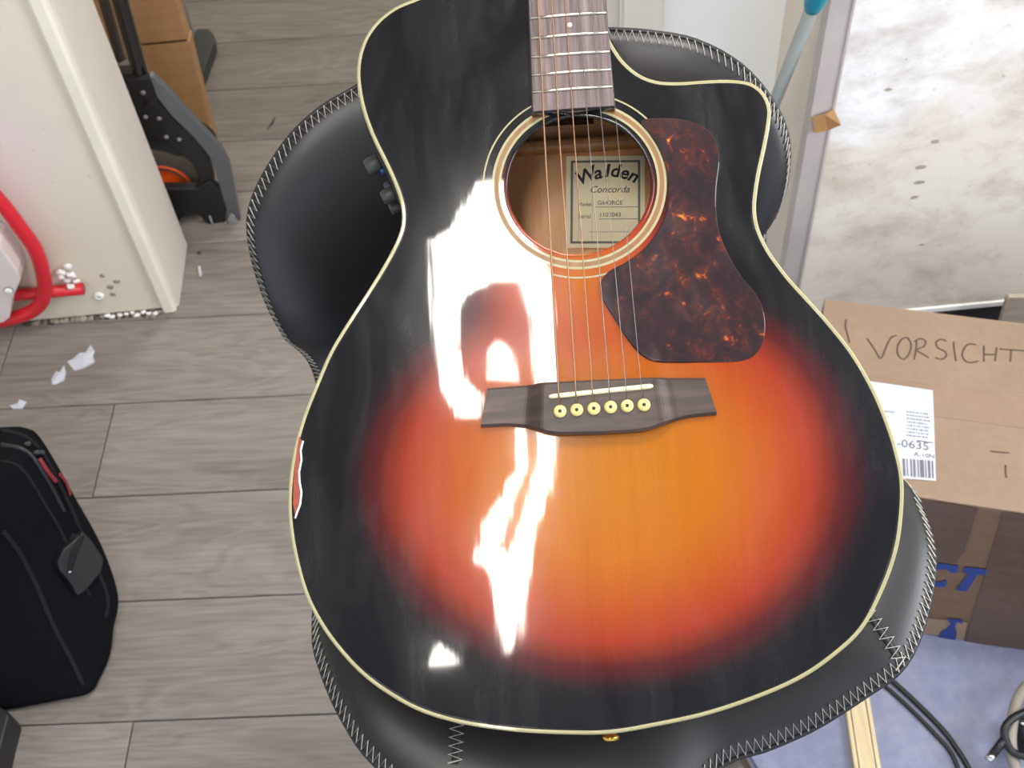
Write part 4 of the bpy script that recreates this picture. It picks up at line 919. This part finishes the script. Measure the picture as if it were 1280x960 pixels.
# ================================================================== BEYOND THE DOORWAY
YB = 1.93
b1 = ypl(218, 0, YB).x
fbx = empty('tall_carton', (b1-.15, YB, 0), 'tall brown carton standing behind the hand truck in the doorway', 'box')
xb1 = ypl(272, 188, YB).x; x0 = b1-.30; zc = ypl(200, 54, YB).z
bm = bmesh.new()
P = [(x0, YB, PT+.001), (xb1, YB, PT+.001), (b1+.004, YB, zc-.001), (x0, YB, zc-.001)]; prismbm(bm, P, Vector((0, .035, 0))); o = rel(frombm('lower_carton', bm, None, M['cardfar']), fbx); bevel(o, .002)
bm = bmesh.new(); P = [(x0, YB, zc+.0015), (b1+.002, YB, zc+.0015), (b1+.002, YB, zc+.42), (x0, YB, zc+.42)]; prismbm(bm, P, Vector((0, .035, 0))); o = rel(frombm('upper_carton', bm, None, M['cardfar']), fbx); bevel(o, .002)
rel(box('crease', (b1-.085, YB-.0005, zc-.0012), (b1-.002, YB+.01, zc+.0018), None, M['rose']), fbx)
# grey rack with a foot on the floor
rk = empty('grey_rack', (*zpl(255, 60).xy, 0), 'grey metal rack upright with dark foot behind the tall carton', 'rack')
q = [zpl(*p_, .03+PT) for p_ in [(246, 36), (262, 36), (267, 42), (268, 52), (249, 104), (238, 108), (225, 60)]]
rel(prism('foot', [Vector((p.x, p.y, PT+.001)) for p in q], (0, 0, .03), None, M['darkmetal'], .004), rk)
fc_ = zpl(243, 52, .036); 
rel(box('upright', (fc_.x-.030, fc_.y-.02, .03), (fc_.x-.002, fc_.y+.03, 1.2), None, M['grey'], .003), rk)
rel(box('upright_edge', (fc_.x-.042, fc_.y-.03, .03), (fc_.x-.030, fc_.y+.02, 1.2), None, M['darkmetal'], .002), rk)
# folded hand truck
ht = empty('hand_truck', (*zpl(240, 285).xy, PT), 'folded black hand truck with orange wheel hub behind the door jamb', 'hand truck')
YT = 1.70
def T(x, y, dy=0.0): return ypl(x, y, YT+dy)
rel(tube('frame_tube', [T(136, -60, .03), T(150, 0, .03), T(178, 100, .02), T(186, 128, .01)], .0135, None, M['blackgloss'], 14), ht)
rel(tube('inner_tube', [T(112, -60, .07), T(130, 0, .07), T(150, 70, .07), T(165, 110, .06)], .0095, None, M['brownmetal'], 12), ht)
rel(box('bracket', tuple(T(138, 95, .05)-Vector((.02, .0, 0))), tuple(T(166, 80, .05)+Vector((.0, .015, 0))), None, M['grey'], .002), ht)
rel(prism('side_plate', [T(*q) for q in [(150, 100), (188, 98), (196, 125), (222, 155), (245, 172), (262, 200), (268, 225), (262, 250), (252, 262), (240, 250), (250, 225), (240, 205), (222, 190), (205, 178), (186, 178), (165, 150)]], (0, .018, 0), None, M['blackplastic'], .002), ht)
rel(prism('hinge_plate', [T(*q, .03) for q in [(150, 100), (185, 100), (215, 150), (212, 172), (180, 176), (165, 150)]], (0, .012, 0), None, M['blackplastic'], .002), ht)
for q in ((179, 115.5), (199, 148), (182, 146), (224, 174), (208, 171)):
    c = T(*q, -.001); rel(lathe('rivet', [(.0045, 0), (.004, .002), (.002, .0035)], 12, None, M['grey'], c=c, X=Vector((1, 0, 0)), Y=Vector((0, 0, 1)), Z=Vector((0, -1, 0))), ht)
rel(prism('toe_plate', [T(*q, -.004) for q in [(186, 94), (192, 96), (216, 120), (248, 155), (277, 186), (287, 205), (294, 240), (302, 280), (298, 290), (284, 290), (280, 255), (270, 215), (262, 196), (240, 170), (214, 145), (196, 122)]], (0, .014, 0), None, M['alu'], .002), ht)
# wheel: faces the viewer and slightly the opening
wc = T(199, 236, .032); wz = Vector((.18, -1, .05)).normalized(); wx = Vector((1, .18, 0)).normalized(); wy = wz.cross(wx)
wh = empty('y'); bpy.data.objects.remove(wh)
wheel = rel(lathe('wheel', [(.050, -.012), (.058, -.015), (.075, -.014), (.083, -.008), (.085, 0), (.083, .008), (.075, .014), (.058, .015), (.050, .012)], 48, None, M['tyre'], c=wc, X=wx, Y=wy, Z=wz), ht)
hub = lathe('wheel_hub', [(.064, .008), (.064, .0165), (.060, .0175), (.056, .013), (.018, .013), (.016, .020), (.010, .021)], 40, None, M['orange'], c=wc, X=wx, Y=wy, Z=wz); hub.parent = wheel
rel(prism('axle_guard', [T(*q, -.006) for q in [(180, 236), (212, 236), (245, 236), (262, 226), (276, 240), (284, 262), (280, 282), (262, 282), (246, 268), (234, 268), (222, 279), (216, 281), (200, 262)]], (0, .02, 0), None, M['blackplastic'], .003), ht)
rel(prism('mud_guard', [T(*q, .02) for q in [(180, 172), (205, 174), (225, 184), (238, 194), (222, 196), (205, 190), (180, 186)]], (0, .012, 0), None, M['darkmetal'], .002), ht)
rel(tube('latch_wire', [T(262, 270, -.012), T(268, 287, -.012), T(250, 290, -.012), T(228, 287, -.012)], .0022, None, M['grey'], 8), ht)
rel(blob('latch_knob', T(269, 288, -.012), .0045, M['offwhite'], 2, (1, 1, 1), 4), ht)
p = T(291, 276, -.008); rel(blob('caster', p, .014, M['grey'], 2, (.7, .6, 1.2), 6), ht)
rel(lathe('back_wheel', [(.02, -.01), (.045, -.012), (.05, 0), (.045, .012), (.02, .01)], 32, None, M['blackplastic'], c=T(238, 178, .10), X=wx, Y=wy, Z=wz), ht)
